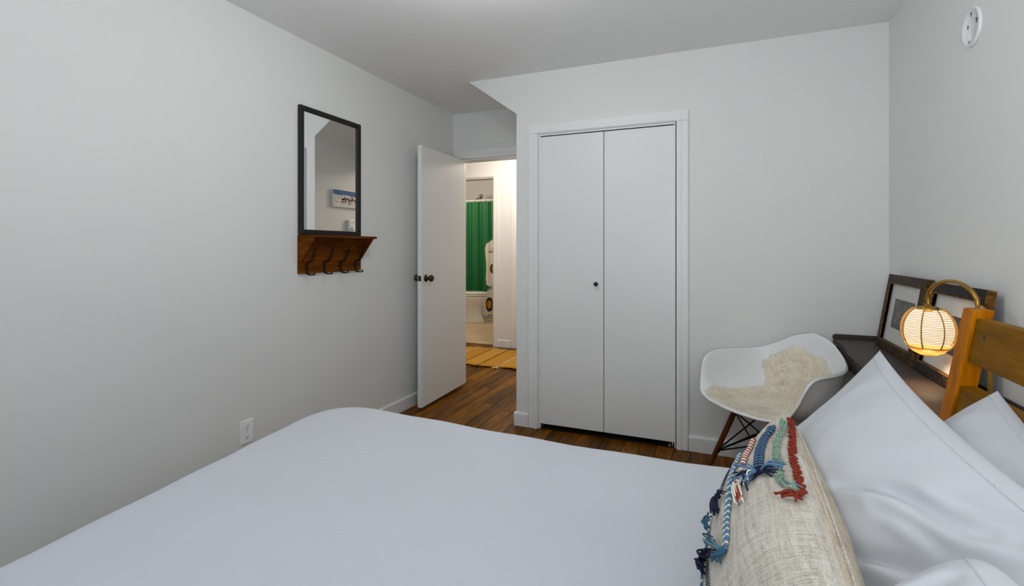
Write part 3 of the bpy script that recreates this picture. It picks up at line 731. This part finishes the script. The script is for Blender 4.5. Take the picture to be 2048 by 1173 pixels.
# ------------------------------------------------------------------ bare detector plate high on the right wall
sm = thing('detector_mounting_plate', (XR, 2.262, 2.022), 'round white mounting plate high on the right wall', 'plate')
b = B(); b.lathe([(0, 0.004), (0.058, 0.004), (0.0605, 0.010), (0.068, 0.010), (0.070, 0.006), (0.071, 0.0003), (0, 0.0003)], (XR, 2.262, 2.022), (-1, 0, 0), n=48); obj('plate', b, 'plastic', sm)
for dy, dz in ((0.030, 0.012), (-0.034, 0.014), (0.006, 0.050), (0.022, -0.040)):
    b = B(); b.lathe([(0, 0), (0.0045, 0), (0.0045, 0.0007), (0, 0.0007)], (XR - 0.004, 2.262 + dy, 2.022 + dz), (-1, 0, 0), n=10)
    b.box(XR - 0.0047, XR - 0.004, 2.262 + dy - 0.0018, 2.262 + dy + 0.0018, 2.022 + dz - 0.012, 2.022 + dz); obj('keyhole_slot', b, 'slot', sm)
for q in ((2.232, 2.262, 2.046, 2.051), (2.274, 2.280, 1.977, 2.002)):
    b = B(); b.box(XR - 0.008, XR - 0.004, *q, bev=0.001); obj('raised_tab', b, 'plastic', sm)

# ------------------------------------------------------------------ console table along the right wall
dk = thing('console_table', (0.73, 2.5, 0), 'narrow dark taupe console table with rounded corner and raised rim along right wall', 'table')
CX0, CX1, CY0, CY1, CZ = 0.578, 0.832, 1.795, 3.190, 0.742
def rrect(x0, x1, y0, y1, r, n=6):
    out = []
    for cx_, cy_, a0 in ((x1 - r, y1 - r, 0), (x0 + r, y1 - r, 90), (x0 + r, y0 + r, 180), (x1 - r, y0 + r, 270)):
        for k in range(n + 1):
            a = radians(a0 + 90 * k / n); out.append((cx_ + r * cos(a), cy_ + r * sin(a)))
    return out
b = B(); b.prism(rrect(CX0, CX1, CY0, CY1, 0.02), XYZ, CZ - 0.026, CZ, bev=0.002); obj('table_top', b, 'desk', dk)
b = B(); b.prism([(CX0, CZ), (CX1, CZ), (CX1, CZ + 0.022)] + [(CX0 + 0.016 - 0.016 * cos(radians(90 * k / 5)) * 1.0, CZ + 0.006 + 0.016 * sin(radians(90 * k / 5))) for k in range(5, -1, -1)], YX, CY1 - 0.010, CY1, bev=0.001); obj('back_rim', b, 'desk', dk)
b = B(); b.box(CX1 - 0.008, CX1, CY0, CY1 - 0.010, CZ, CZ + 0.022, bev=0.001); obj('wall_rim', b, 'desk', dk)
b = B(); b.box(CX0 + 0.02, CX1 - 0.01, CY0 + 0.05, CY1 - 0.06, CZ - 0.115, CZ - 0.026, bev=0.002); obj('apron', b, 'desk', dk)
for y in (CY0 + 0.04, CY1 - 0.06):
    for x in (CX0 + 0.012, CX1 - 0.042):
        b = B(); b.hexa([(x + 0.004, y + 0.004, 0), (x + 0.020, y + 0.004, 0), (x + 0.020, y + 0.020, 0), (x + 0.004, y + 0.020, 0), (x, y, CZ - 0.026), (x + 0.03, y, CZ - 0.026), (x + 0.03, y + 0.03, CZ - 0.026), (x, y + 0.03, CZ - 0.026)], bev=0.002); obj('leg', b, 'desk', dk)

# framed prints leaning on the right wall
def picture(label, y0, y1, xb, xt, mf, me, zt=1.10, fw=0.045, gilt=True):
    t = thing('picture_frame', ((xb + xt) / 2, (y0 + y1) / 2, CZ), label, 'picture', 'framed prints on the console table')
    hgt = sqrt((xt - xb) ** 2 + (zt - CZ) ** 2); up = Vector((xt - xb, 0, zt - CZ)).normalized(); nrm = Vector((-up.z, 0, up.x)); o = Vector((xb, 0, CZ + 0.001))
    def q(y, a, d): p = o + up * a + nrm * d; return (p.x, y, p.z)
    def slab(ya, yb, a0, a1, d0, d1, m, bev=0.0):
        bb = B(); bb.hexa([q(ya, a0, d0), q(yb, a0, d0), q(yb, a0, d1), q(ya, a0, d1), q(ya, a1, d0), q(yb, a1, d0), q(yb, a1, d1), q(ya, a1, d1)], m, bev); return bb
    D0, D1 = -0.026, 0.0
    for ya, yb, a0, a1 in ((y0, y0 + fw, 0.0, hgt), (y1 - fw, y1, 0.0, hgt), (y0 + fw, y1 - fw, 0.0, fw), (y0 + fw, y1 - fw, hgt - fw, hgt)):
        horiz = (yb - ya) > 2 * fw
        fr = obj('frame_rail' if horiz else 'frame_stile', slab(ya, yb, a0, a1, D0, D1, mf, 0.002), None, t)
    # gilt sight edge
    bb = B(); g = 0.004
    for ya, yb, a0, a1 in ((y0 + fw - g, y0 + fw, fw - g, hgt - fw + g), (y1 - fw, y1 - fw + g, fw - g, hgt - fw + g), (y0 + fw, y1 - fw, fw - g, fw), (y0 + fw, y1 - fw, hgt - fw, hgt - fw + g)):
        bb.hexa([q(ya, a0, D1 - 0.01), q(yb, a0, D1 - 0.01), q(yb, a0, D1 + 0.002), q(ya, a0, D1 + 0.002), q(ya, a1, D1 - 0.01), q(yb, a1, D1 - 0.01), q(yb, a1, D1 + 0.002), q(ya, a1, D1 + 0.002)], me)
    obj('sight_edge', bb, None, t)
    ow = 0.003
    for ya, yb in ((y0 - ow, y0), (y1, y1 + ow)): obj('outer_edge', slab(ya, yb, 0, hgt, D0, D1 - 0.001, me), None, t)
    mb = obj('mat_board', slab(y0 + fw - 0.004, y1 - fw + 0.004, fw - 0.004, hgt - fw + 0.004, -0.018, -0.014, 'mat_board'), None, t)
    cy_ = (y0 + y1) / 2; ca = hgt / 2; pw, ph = (y1 - y0) * 0.26, hgt * 0.19
    obj('print_border', slab(cy_ - pw, cy_ + pw, ca - ph, ca + ph, -0.0145, -0.0132, 'print_border'), None, t)
    obj('engraving', slab(cy_ - pw * 0.86, cy_ + pw * 0.86, ca - ph * 0.66, ca + ph * 0.88, -0.0132, -0.0126, 'engraving'), None, t)
    obj('glass', slab(y0 + fw - 0.004, y1 - fw + 0.004, fw - 0.004, hgt - fw + 0.004, -0.010, -0.0085, 'glass'), None, t)
    return t
picture('brown distressed frame with small dark engraving, nearest the room corner', 2.548, 3.040, 0.738, 0.796, 'frame_brown', 'frame_edge', 1.103)
picture('black distressed frame with small engraving, behind the woven lamp', 2.050, 2.497, 0.729, 0.794, 'frame_black', 'frame_edge', 1.098)

# ------------------------------------------------------------------ arc table lamp with rope shade
lp = thing('table_lamp', (0.752, 1.92, CZ), 'lit brass arc table lamp with woven rope globe shade behind the headboard post', 'lamp')
b = B(); b.lathe([(0, 0), (0.07, 0), (0.07, 0.008), (0.064, 0.014), (0.012, 0.018), (0, 0.018)], (0.752, 1.92, CZ + 0.0005), n=32); obj('base', b, 'brass', lp)
SH = Vector((0.684, 2.18, 0.944))
arc = [(0.752, 1.92, CZ + 0.015), (0.752, 1.922, 0.85), (0.750, 1.926, 0.95), (0.744, 1.935, 1.04)]
arc = [Vector(p) for p in arc]
top = Vector((0.736, 1.955, 1.075)); end = SH + Vector((0, 0, 0.088))
ctr = (top + Vector((end.x, end.y, 1.06))) / 2
for k in range(0, 15):
    a = pi * k / 14; hv = (Vector((end.x, end.y, 0)) - Vector((top.x, top.y, 0)))
    arc.append(Vector((top.x, top.y, 0)) + hv * ((1 - cos(a)) / 2) + Vector((0, 0, 1.055 + 0.068 * sin(a))))
arc.append(end)
b = B(); b.tube(smooth_path(arc, 4), 0.0065, n=10); obj('arc_stem', b, 'brass', lp)
b = B(); b.lathe([(0, 0.092), (0.009, 0.092), (0.010, 0.086), (0.026, 0.082), (0.037, 0.075), (0.036, 0.074), (0.0, 0.080)], SH, n=32); obj('shade_cap', b, 'brass', lp)
def sr(z):                                            # shade radius at height z in [-0.088, 0.078]
    t = (z + 0.0) / 0.088
    return 0.0795 * sqrt(max(0.10, 1 - (z / 0.0895) ** 2))
NS = 8
b = B()
for k in range(NS):
    a = 2 * pi * k / NS + 0.25
    pts = []
    for j in range(25):
        z = 0.076 - j * (0.076 + 0.060) / 24; r = sr(z) + 0.001; pts.append(SH + Vector((r * cos(a), r * sin(a), z)))
    b.tube(pts, 0.0022, n=6)
    obj('shade_rib', b, 'rope_rib', lp); b = B()
z = 0.074
while z > -0.058:
    r = sr(z); pts = []
    for k in range(NS):
        a = 2 * pi * k / NS + 0.25; a2 = a + 2 * pi / NS
        p = Vector((r * cos(a), r * sin(a), z)); q = Vector((r * cos(a2), r * sin(a2), z))
        for m_ in range(4):
            t = m_ / 4; w_ = p.lerp(q, t); s_ = 1 + 0.5 * (r / max(1e-6, Vector((w_.x, w_.y, 0)).length) - 1)
            pts.append(SH + Vector((w_.x * s_, w_.y * s_, z + 0.0007 * noise.noise(Vector((k * 3.1 + t * 2, z * 300, 0))))))
    b.tube(pts, 0.0018, n=5, closed=True)
    z -= 0.0057
obj('woven_cord', b, 'rope', lp, kind='stuff')
b2 = B()
for k in range(NS):                                    # zigzag band and spokes at the bottom
    a = 2 * pi * k / NS + 0.25; a2 = a + 2 * pi / NS; am = (a + a2) / 2
    r0 = sr(-0.058); r1 = sr(-0.086)
    for j in range(12):
        aa = a + (a2 - a) * j / 12
        b2.tube([SH + Vector((r0 * cos(aa), r0 * sin(aa), -0.058)), SH + Vector((sr(-0.075) * cos(aa), sr(-0.075) * sin(aa), -0.075)), SH + Vector((r1 * cos(aa) * 0.9, r1 * sin(aa) * 0.9, -0.0865))], 0.0015, n=5)
b2.tube([SH + Vector((sr(-0.058) * cos(2 * pi * k / 40), sr(-0.058) * sin(2 * pi * k / 40), -0.059)) for k in range(40)], 0.0028, n=6, closed=True)
b2.tube([SH + Vector((sr(-0.086) * 0.9 * cos(2 * pi * k / 40), sr(-0.086) * 0.9 * sin(2 * pi * k / 40), -0.0865)) for k in range(40)], 0.0022, n=6, closed=True)
obj('shade_bottom', b2, 'rope', lp)
b = B(); b.lathe([(0, 0.066)] + [(sr(0.066 - 0.0075 * k) - 0.008, 0.066 - 0.0075 * k) for k in range(16)] + [(0, -0.050)], SH + Vector((0, 0, 0.0)), n=20); obj('glow_globe', b, 'shade_glow', lp, label='glowing globe added inside the rope net for soft even light')  # invented glowing globe, fills the rope net with soft even light
b = B(); b.lathe([(0, 0.079), (0.014, 0.079), (0.014, 0.066), (0.0, 0.064)], SH, n=16); obj('socket', b, 'brass', lp)

point('lamp_glow', SH + Vector((0, 0, -0.070)), 1.6, (1.0, 0.74, 0.46), 0.008)
# ------------------------------------------------------------------ shell armchair
ch = thing('shell_armchair', (0.25, 2.85, 0), 'white moulded shell armchair on walnut dowel legs in the corner', 'chair', rotz=radians(132.5), local=True)
RIM = [(0, .262, .432), (20, .275, .434), (38, .312, .442), (51, .345, .464), (59, .352, .53), (65, .347, .612), (72, .330, .650), (82, .318, .660), (100, .310, .661), (115, .310, .663), (130, .312, .674), (145, .307, .712), (160, .298, .756), (180, .290, .785)]
def rim(phi):
    p = abs(((phi + 180) % 360) - 180)
    for k in range(len(RIM) - 1):
        if RIM[k][0] <= p <= RIM[k + 1][0]:
            a0, a1, a2, a3 = RIM[max(0, k - 1)], RIM[k], RIM[k + 1], RIM[min(len(RIM) - 1, k + 2)]
            t = (p - a1[0]) / (a2[0] - a1[0])
            def h(i): 
                m1 = (a2[i] - a0[i]) / max(1, (a2[0] - a0[0])) * (a2[0] - a1[0]); m2 = (a3[i] - a1[i]) / max(1, (a3[0] - a1[0])) * (a2[0] - a1[0])
                return (2 * t ** 3 - 3 * t * t + 1) * a1[i] + (t ** 3 - 2 * t * t + t) * m1 + (-2 * t ** 3 + 3 * t * t) * a2[i] + (t ** 3 - t * t) * m2
            return h(1), h(2)
    return RIM[-1][1:]
ZS = 0.405
def shell_pt(phi, t, off=0.0):
    r, zr = rim(phi); a = radians(phi); hgt = zr - ZS
    k = min(1, hgt / 0.25)
    hr = t * (1 - k) + k * (1 - (1 - t) ** 2.1)        # walls rise towards the rim
    vz = t ** (2.0 + 0.9 * k)
    rr = r * hr
    if k > 0.5 and t > 0.9: rr += (t - 0.9) * 0.10 * (k - 0.5) * 2
    return Vector((-rr * sin(a), rr * cos(a), ZS + hgt * vz + off))
NP, NT = 96, 26
b = B()
outer = [[shell_pt(360 * i / NP, max(0.001, j / NT)) for j in range(NT + 1)] for i in range(NP)]
V = b.grid(outer, None, closed_u=True)
shell = obj('seat_shell', b, 'plastic', ch)
md = shell.modifiers.new('thick', 'SOLIDIFY'); md.thickness = 0.007; md.offset = -1
b = B(); b.tube([shell_pt(360 * k / 120, 0.985) for k in range(120)], 0.0058, n=8, closed=True); obj('rim', b, 'plastic', ch)
bmd = shell.modifiers.new('sub', 'SUBSURF'); bmd.levels = 1; bmd.render_levels = 1
for sx, sy in ((1, 1), (-1, 1), (1, -1), (-1, -1)):
    b = B(); tp = Vector((sx * 0.115, sy * 0.125 - 0.01, 0.395)); ft = Vector((sx * 0.235, sy * 0.225 - 0.01, 0.0))
    b.tube([tp, tp.lerp(ft, 0.3), tp.lerp(ft, 0.75), ft], [0.0135, 0.0145, 0.0125, 0.0095], n=12); obj('leg', b, 'walnut', ch)
    bb = B(); bb.ball(tp.lerp(ft, 0.62) + Vector((-sx * 0.012, 0, 0)), 0.008, seg=8); obj('leg_bolt', bb, 'black_metal', ch)
b = B()
def lg(sx, sy, t):
    tp = Vector((sx * 0.115, sy * 0.125 - 0.01, 0.395)); ft = Vector((sx * 0.235, sy * 0.225 - 0.01, 0.0)); return tp.lerp(ft, t)
for A, Q in (((1, 1), (1, -1)), ((1, -1), (-1, -1)), ((-1, -1), (-1, 1)), ((-1, 1), (1, 1))):
    b.tube([lg(*A, 0.05), lg(*Q, 0.62)], 0.004, n=6); b.tube([lg(*Q, 0.05), lg(*A, 0.62)], 0.004, n=6)
    b.tube([lg(*A, 0.62), (lg(*A, 0.62) + lg(*Q, 0.62)) * 0.5 * 0.55 + Vector((0, 0, 0.155)), lg(*Q, 0.62)], 0.004, n=6)
    b.tube([lg(*A, 0.02), lg(*Q, 0.02)], 0.005, n=6)
obj('wire_strut', b, 'black_metal', ch)

HP = [(0.73, 0.58), (0.70, 0.50), (0.56, 0.20), (0.52, 0.05), (0.53, -0.12), (0.44, -0.36), (0.50, -0.45), (0.62, -0.50), (0.70, -0.565), (0.64, -0.66), (0.446, -0.82), (0.33, -0.88), (0.165, -0.91), (-0.098, -0.905),
      (-0.28, -0.84), (-0.42, -0.70), (-0.34, -0.50), (-0.45, -0.25), (-0.55, 0.05), (-0.58, 0.35), (-0.60, 0.68), (-0.42, 0.82), (-0.2, 0.88), (0.05, 0.90), (0.35, 0.85), (0.6, 0.72)]
def inpoly(p, q):
    r = False; n_ = len(HP); k = n_ - 1
    for i_ in range(n_):
        (x1, y1), (x2, y2) = HP[i_], HP[k]
        if (y1 > q) != (y2 > q) and p < (x2 - x1) * (q - y1) / (y2 - y1) + x1: r = not r
        k = i_
    return r
def pq(p, q):
    return shell_pt(math.degrees(math.atan2(-p, q)) % 360, max(0.002, min(0.995, sqrt(p * p + q * q))))
CM = Matrix.Translation((0.25, 2.85, 0)) @ Matrix.Rotation(radians(132.5), 4, 'Z')
def pqn(p, q, off):
    e = 0.01; a = pq(p, q); dx_ = pq(p + e, q) - pq(p - e, q); dy_ = pq(p, q + e) - pq(p, q - e); n_ = dx_.cross(dy_).normalized()
    if n_.z < -0.2: n_ = -n_
    return CM @ (a + n_ * off), (CM.to_3x3() @ n_)
def hide_in(p, q):
    k = 0.03 * noise.noise(Vector((p * 7, q * 7, 0.4))); return inpoly(p * (1 + k), q * (1 + k))
skin = thing('sheepskin', (0.25, 2.85, 0.40), 'cream sheepskin draped over the white shell armchair', 'sheepskin')
b = B(); st = 0.02; NG = 101; idx = {}
for i in range(NG):
    for j in range(NG):
        p, q = -1 + st * i, -1 + st * j
        if hide_in(p, q): idx[i, j] = b.bm.verts.new(pqn(p, q, 0.009)[0])
for (i, j) in list(idx):
    c4 = [(i, j), (i + 1, j), (i + 1, j + 1), (i, j + 1)]
    if all(k in idx for k in c4):
        f = b.bm.faces.new([idx[k] for k in c4]); f.smooth = True
o = obj('hide', b, 'fleece', skin, fix=False)
m_ = o.modifiers.new('t', 'SOLIDIFY'); m_.thickness = 0.006; m_.offset = -1
random.seed(21)
vs = []; fs = []; cnt = 0
while cnt < 12000:
    p, q = random.uniform(-0.8, 0.85), random.uniform(-0.96, 0.96)
    if not hide_in(p, q): continue
    cnt += 1
    base, n_ = pqn(p, q, 0.008)
    cl = Vector((noise.noise(base * 22), noise.noise(base * 22 + Vector((9, 3, 1))), noise.noise(base * 22 + Vector((2, 8, 5))))) * 1.3 + Vector((0, 0, -0.25))
    ln = random.uniform(0.014, 0.024); d_ = (n_ + cl * 0.7 + Vector((random.gauss(0, 0.25), random.gauss(0, 0.25), random.gauss(0, 0.25)))).normalized()
    sd = d_.orthogonal().normalized(); an = random.uniform(0, 6.28); sd = (Matrix.Rotation(an, 3, d_) @ sd) * random.uniform(0.0010, 0.0018)
    mid = base + d_ * ln * 0.55; tip = base + (d_ * 0.75 + cl * 0.45).normalized() * ln
    k = len(vs); vs += [base - sd, base + sd, mid + sd * 0.8, mid - sd * 0.8, tip]; fs += [(k, k + 1, k + 2, k + 3), (k + 3, k + 2, k + 4)]
me = bpy.data.meshes.new('fur'); off = skin.location
me.from_pydata([tuple(v - off) for v in vs], [], fs); me.materials.append(M['fur'])
fo = bpy.data.objects.new('fur', me); C.objects.link(fo); fo.parent = skin; fo['kind'] = 'stuff'

# ------------------------------------------------------------------ things seen through the doorway
rg = thing('area_rug', (-2.5, 5.05, 0), 'gold woven jute rug with dark and cream lines on the hall floor', 'rug')
def ry0(x): return 4.655 - 0.02 * (x + 2.0) * 3 * 0 + 0.03 * max(0, -(x + 2.3)) + 0.015 * sin(x * 9)
def ry1(x): return 5.49 + 0.012 * sin(x * 7)
lines = [(-3.25, 'cream'), (-2.975, 'black_yarn'), (-2.742, 'cream'), (-2.53, 'brown_yarn'), (-2.322, 'black_yarn'), (-2.105, 'cream'), (-1.88, 'black_yarn'), (-1.62, 'cream')]
for k in range(len(lines) - 1):
    xa, xb = lines[k][0] + 0.007, lines[k + 1][0] - 0.007; b = B(); rows = []
    for i in range(9):
        x = xa + (xb - xa) * i / 8; rows.append([(x, ry0(x) + (ry1(x) - ry0(x)) * j / 10, 0.009 + 0.002 * sin(j * 1.7 + k) * sin(i)) for j in range(11)])
    b.grid(rows); o = obj('rug_panel', b, 'jute_b' if k % 2 else 'jute_a', rg, fix=False)
    m_ = o.modifiers.new('t', 'SOLIDIFY'); m_.thickness = 0.006; m_.offset = -1
for k, (x, m_) in enumerate(lines):
    b = B(); b.tube([(x + 0.01 * 0, ry0(x) - 0.004, 0.009), (x, (ry0(x) + ry1(x)) / 2, 0.011), (x, ry1(x) + 0.004, 0.009)], 0.0065, n=6); obj('stripe_cord', b, m_, rg)
    for yy, s in ((ry0(x), -1), (ry1(x), 1)):
        b = B()
        b.ball((x, yy + s * 0.012, 0.010), 0.010, seg=6)
        for dx in (-0.03, -0.012, 0.014, 0.032): b.tube(smooth_path([(x, yy + s * 0.01, 0.010), (x + dx * 0.7, yy + s * 0.025, 0.012), (x + dx * 1.5, yy + s * (0.035 if abs(dx) > 0.02 else 0.05), 0.006)], 3), 0.0042, n=5)
        obj('tassel', b, 'cream' if m_ == 'brown_yarn' else m_, rg)

# toilet, bowl pointing right
tl = thing('toilet', (-3.85, 7.42, 0.004), 'white toilet seen through the bathroom doorway beside the green curtain', 'toilet')
def oval(cx_, cy_, a, bq, z, n=32, nose=0.0):
    return [(cx_ + a * cos(2 * pi * k / n) * (1 + nose * max(0, cos(2 * pi * k / n))), cy_ + bq * sin(2 * pi * k / n), z) for k in range(n)]
TX, TY = -3.79, 7.42
def rings_obj(name, ov, cap0=True, cap1=True):
    bb = B(); n_ = len(ov[0]); V_ = bb.grid([[o_[k] for o_ in ov] for k in range(n_)], None, closed_u=True)
    if cap0: bb.bm.faces.new([V_[k][0] for k in range(n_)][::-1])
    if cap1: bb.bm.faces.new([V_[k][-1] for k in range(n_)])
    return obj(name, bb, 'porcelain', tl)
rings_obj('bowl', [oval(TX + 0.02, TY, .190, .115, .004), oval(TX + 0.02, TY, .185, .11, .02), oval(TX, TY, .150, .095, .16), oval(TX, TY, .140, .095, .245), oval(TX, TY, .175, .125, .30), oval(TX, TY, .225, .165, .355), oval(TX, TY, .252, .182, .40), oval(TX, TY, .258, .186, .435), oval(TX, TY, .252, .182, .444)])
rings_obj('seat', [oval(TX + .002, TY, .258, .186, .449), oval(TX + .002, TY, .266, .192, .455), oval(TX + .002, TY, .264, .190, .472), oval(TX + .002, TY, .25, .18, .476)])
rings_obj('lid', [oval(TX, TY, .255, .183, .481), oval(TX, TY, .264, .19, .488), oval(TX, TY, .258, .186, .502), oval(TX, TY, .20, .14, .512), oval(TX, TY, .05, .04, .515)])
b = B(); b.box(TX - 0.45, TX - 0.245, TY - 0.20, TY + 0.20, 0.42, 0.80, bev=0.02); obj('tank', b, 'porcelain', tl)
b = B(); b.box(TX - 0.46, TX - 0.235, TY - 0.21, TY + 0.21, 0.80, 0.835, bev=0.01); obj('tank_lid', b, 'porcelain', tl)
b = B(); b.box(TX - 0.36, TX - 0.10, TY - 0.10, TY + 0.10, 0.004, 0.42, bev=0.03); obj('trapway', b, 'porcelain', tl)

# shower curtain on its rod
CYY = 7.92
b = B(); b.tube([(-5.195, CYY, 2.087), (-2.305, CYY, 2.087)], 0.013, n=12)
for x in (-5.195, -2.305): b.tube([(x, CYY, 2.087), (x + (0.012 if x < -4 else -0.012), CYY, 2.087)], 0.032, n=14)
set_props(obj('curtain_rod', b, 'plastic'), 'white shower curtain rod across the bathroom above the green curtain', 'rod')
ct = thing('shower_curtain', (-3.9, CYY, 0.02), 'green shower curtain with a wavy white print hanging behind toilet', 'curtain')
def cur(x, z):
    f = 0.55 + 0.45 * (2.06 - z) / 2.06
    return CYY - 0.004 + 0.030 * f * sin(x * 27 + 0.9 * sin(x * 5) + 0.25 * (2 - z)) + 0.014 * f * sin(x * 61 + z * 0.5)
b = B(); NXc, NZc = 150, 120
edge = [(2.06, 9), (1.46, 9), (1.405, -3.653), (1.37, -3.70), (1.30, -3.782), (1.22, -3.800), (1.12, -3.79), (1.03, -3.779), (0.85, -3.772), (0.72, -3.785), (0.60, -3.772), (0.545, -3.70), (0.515, -3.735), (0.40, -3.80), (0.30, -3.86), (0.15, -3.92), (0.0, -3.95)]
def ex(z):
    for (z0, x0), (z1, x1) in zip(edge, edge[1:]):
        if z1 <= z <= z0: return x0 + (x1 - x0) * (z0 - z) / (z0 - z1)
    return edge[-1][1]
def inell(x, z, cx_, cz_, a, c_): return ((x - cx_) / a) ** 2 + ((z - cz_) / c_) ** 2 <= 1
NXc = 300; NZc = 260
V = []
for i in range(NXc + 1):
    x = -4.6 + 1.3 * i / NXc
    V.append([b.bm.verts.new((x, cur(x, 2.06 - 2.035 * j / NZc), 2.06 - 2.035 * j / NZc)) for j in range(NZc + 1)])
mi = {k: b.mi(k) for k in ('curtain', 'print_white', 'print_dark', 'print_orange')}
for i in range(NXc):
    for j in range(NZc):
        x = -4.6 + 1.3 * (i + .5) / NXc; z = 2.06 - 2.035 * (j + .5) / NZc
        k = 'print_white' if x > ex(z) and z < 1.42 else 'curtain'
        if k == 'print_white' or z < 0.5:
            for cx_, cz_, a, c_ in ((-3.665, 0.875, .052, .088), (-3.725, 0.245, .058, .125)):
                if inell(x, z, cx_, cz_, a, c_): k = 'print_dark'
                if inell(x, z, cx_, cz_, a * .55, c_ * .55): k = 'print_orange'
            d = abs((z - 1.165) - 3.0 * (x + 3.665) ** 2)
            if d < 0.009 and -3.735 < x < -3.60: k = 'print_dark'
            for xo in (-3.69, -3.66, -3.63):
                if abs(x - xo - 0.3 * (z - 1.2)) < 0.006 and 1.18 < z < 1.24 + (xo + 3.69): k = 'print_orange'
            if k == 'print_white' and x > -3.735 and (abs(z - 0.555 - 0.35 * (x + 3.7)) < 0.006 or abs(z - 0.515 - 0.45 * (x + 3.7)) < 0.006): k = 'print_dark'
            if k == 'print_white' and abs(z - 0.045 - 0.25 * max(0, x + 3.75)) < 0.006: k = 'print_dark'
        f = b.bm.faces.new((V[i][j], V[i][j + 1], V[i + 1][j + 1], V[i + 1][j])); f.smooth = True; f.material_index = mi[k]
obj('curtain_panel', b, None, ct, fix=False)
for k in range(12):
    x = -4.55 + k * 0.108
    b = B(); b.tube([(x, CYY + 0.022 * sin(a), 2.073 + 0.028 * cos(a)) for a in [2 * pi * q / 14 for q in range(14)]], 0.003, n=5, closed=True); obj('curtain_ring', b, 'chrome', ct)
sw = thing('shower', (-4.12, 8.66, 2.15), 'chrome shower head on a bent arm above the green curtain', 'shower')
b = B(); b.tube(smooth_path([(-4.32, 8.698, 2.19), (-4.30, 8.60, 2.20), (-4.26, 8.45, 2.17), (-4.18, 8.36, 2.18)], 5), 0.010, n=8); b.lathe([(0, 0), (0.03, 0), (0.028, 0.008), (0, 0.01)], (-4.32, 8.699, 2.19), (0, -1, 0), n=16); obj('shower_arm', b, 'chrome', sw)
b = B(); b.lathe([(0, -0.04), (0.014, -0.04), (0.018, 0.0), (0.045, 0.035), (0.048, 0.05), (0, 0.052)], (-4.11, 8.32, 2.215), (0.75, -0.3, -0.25), n=20); obj('spray_head', b, 'chrome', sw)
b = B(); b.tube(smooth_path([(-4.18, 8.36, 2.17), (-4.22, 8.34, 2.10), (-4.27, 8.33, 1.95), (-4.30, 8.4, 1.5)], 5), 0.007, n=8); obj('hose', b, 'chrome', sw)

# picture and thermostat on the niche side of the closet, seen in the mirror
NX = -1.30
pt = thing('painting', (NX, 3.60, 1.60), 'small panoramic winter village painting on the niche wall, seen in mirror', 'painting')
b = B(); b.box(NX - 0.022, NX - 0.0005, 3.40, 3.91, 1.60, 1.752, bev=0.002); obj('canvas', b, 'snow', pt)
M['psky'] = plain('painting_sky', (60, 100, 150), 0.7, var=0.2, scale=16)
M['pbrown'] = plain('painting_house', (128, 74, 42), 0.7, var=0.2, scale=40); M['pdark'] = plain('painting_tree', (34, 40, 40), 0.7)
b = B(); b.prism([(3.402, 1.750), (3.402, 1.712), (3.47, 1.704), (3.56, 1.712), (3.66, 1.703), (3.76, 1.708), (3.908, 1.705), (3.908, 1.750)], XY, NX - 0.0228, NX - 0.0215); obj('painted_sky', b, 'psky', pt)
random.seed(5)
b = B()
for k in range(60):
    y = random.uniform(3.41, 3.90); z = random.uniform(1.612, 1.692); s = random.uniform(0.004, 0.010)
    b.prism([(y - s * 0.5, z), (y + s * 0.5, z), (y, z + s * 2.0)], XY, NX - 0.0226, NX - 0.0215)
obj('painted_trees', b, 'pdark', pt, kind='stuff')
b = B()
for k in range(26):
    y = 3.60 + random.gauss(0, 0.06); z = random.uniform(1.640, 1.69); s = random.uniform(0.008, 0.016)
    b.box(NX - 0.0229, NX - 0.0215, y - s, y + s, z - s * 0.5, z + s * 0.5)
obj('painted_houses', b, 'pbrown', pt, kind='stuff')
th = thing('thermostat', (NX, 3.66, 1.375), 'white dial thermostat under the painting on niche wall, seen in mirror', 'thermostat')
b = B(); b.box(NX - 0.032, NX - 0.0005, 3.60, 3.685, 1.372, 1.492, bev=0.003); obj('case', b, 'plastic', th)
b = B(); b.lathe([(0, 0), (0.019, 0), (0.018, 0.014), (0.015, 0.016), (0, 0.016)], (NX - 0.032, 3.642, 1.412), (-1, 0, 0), n=20); obj('dial', b, 'plastic', th)
b = B(); b.box(NX - 0.0325, NX - 0.0315, 3.622, 3.662, 1.466, 1.469); obj('marking', b, 'bronze', th)
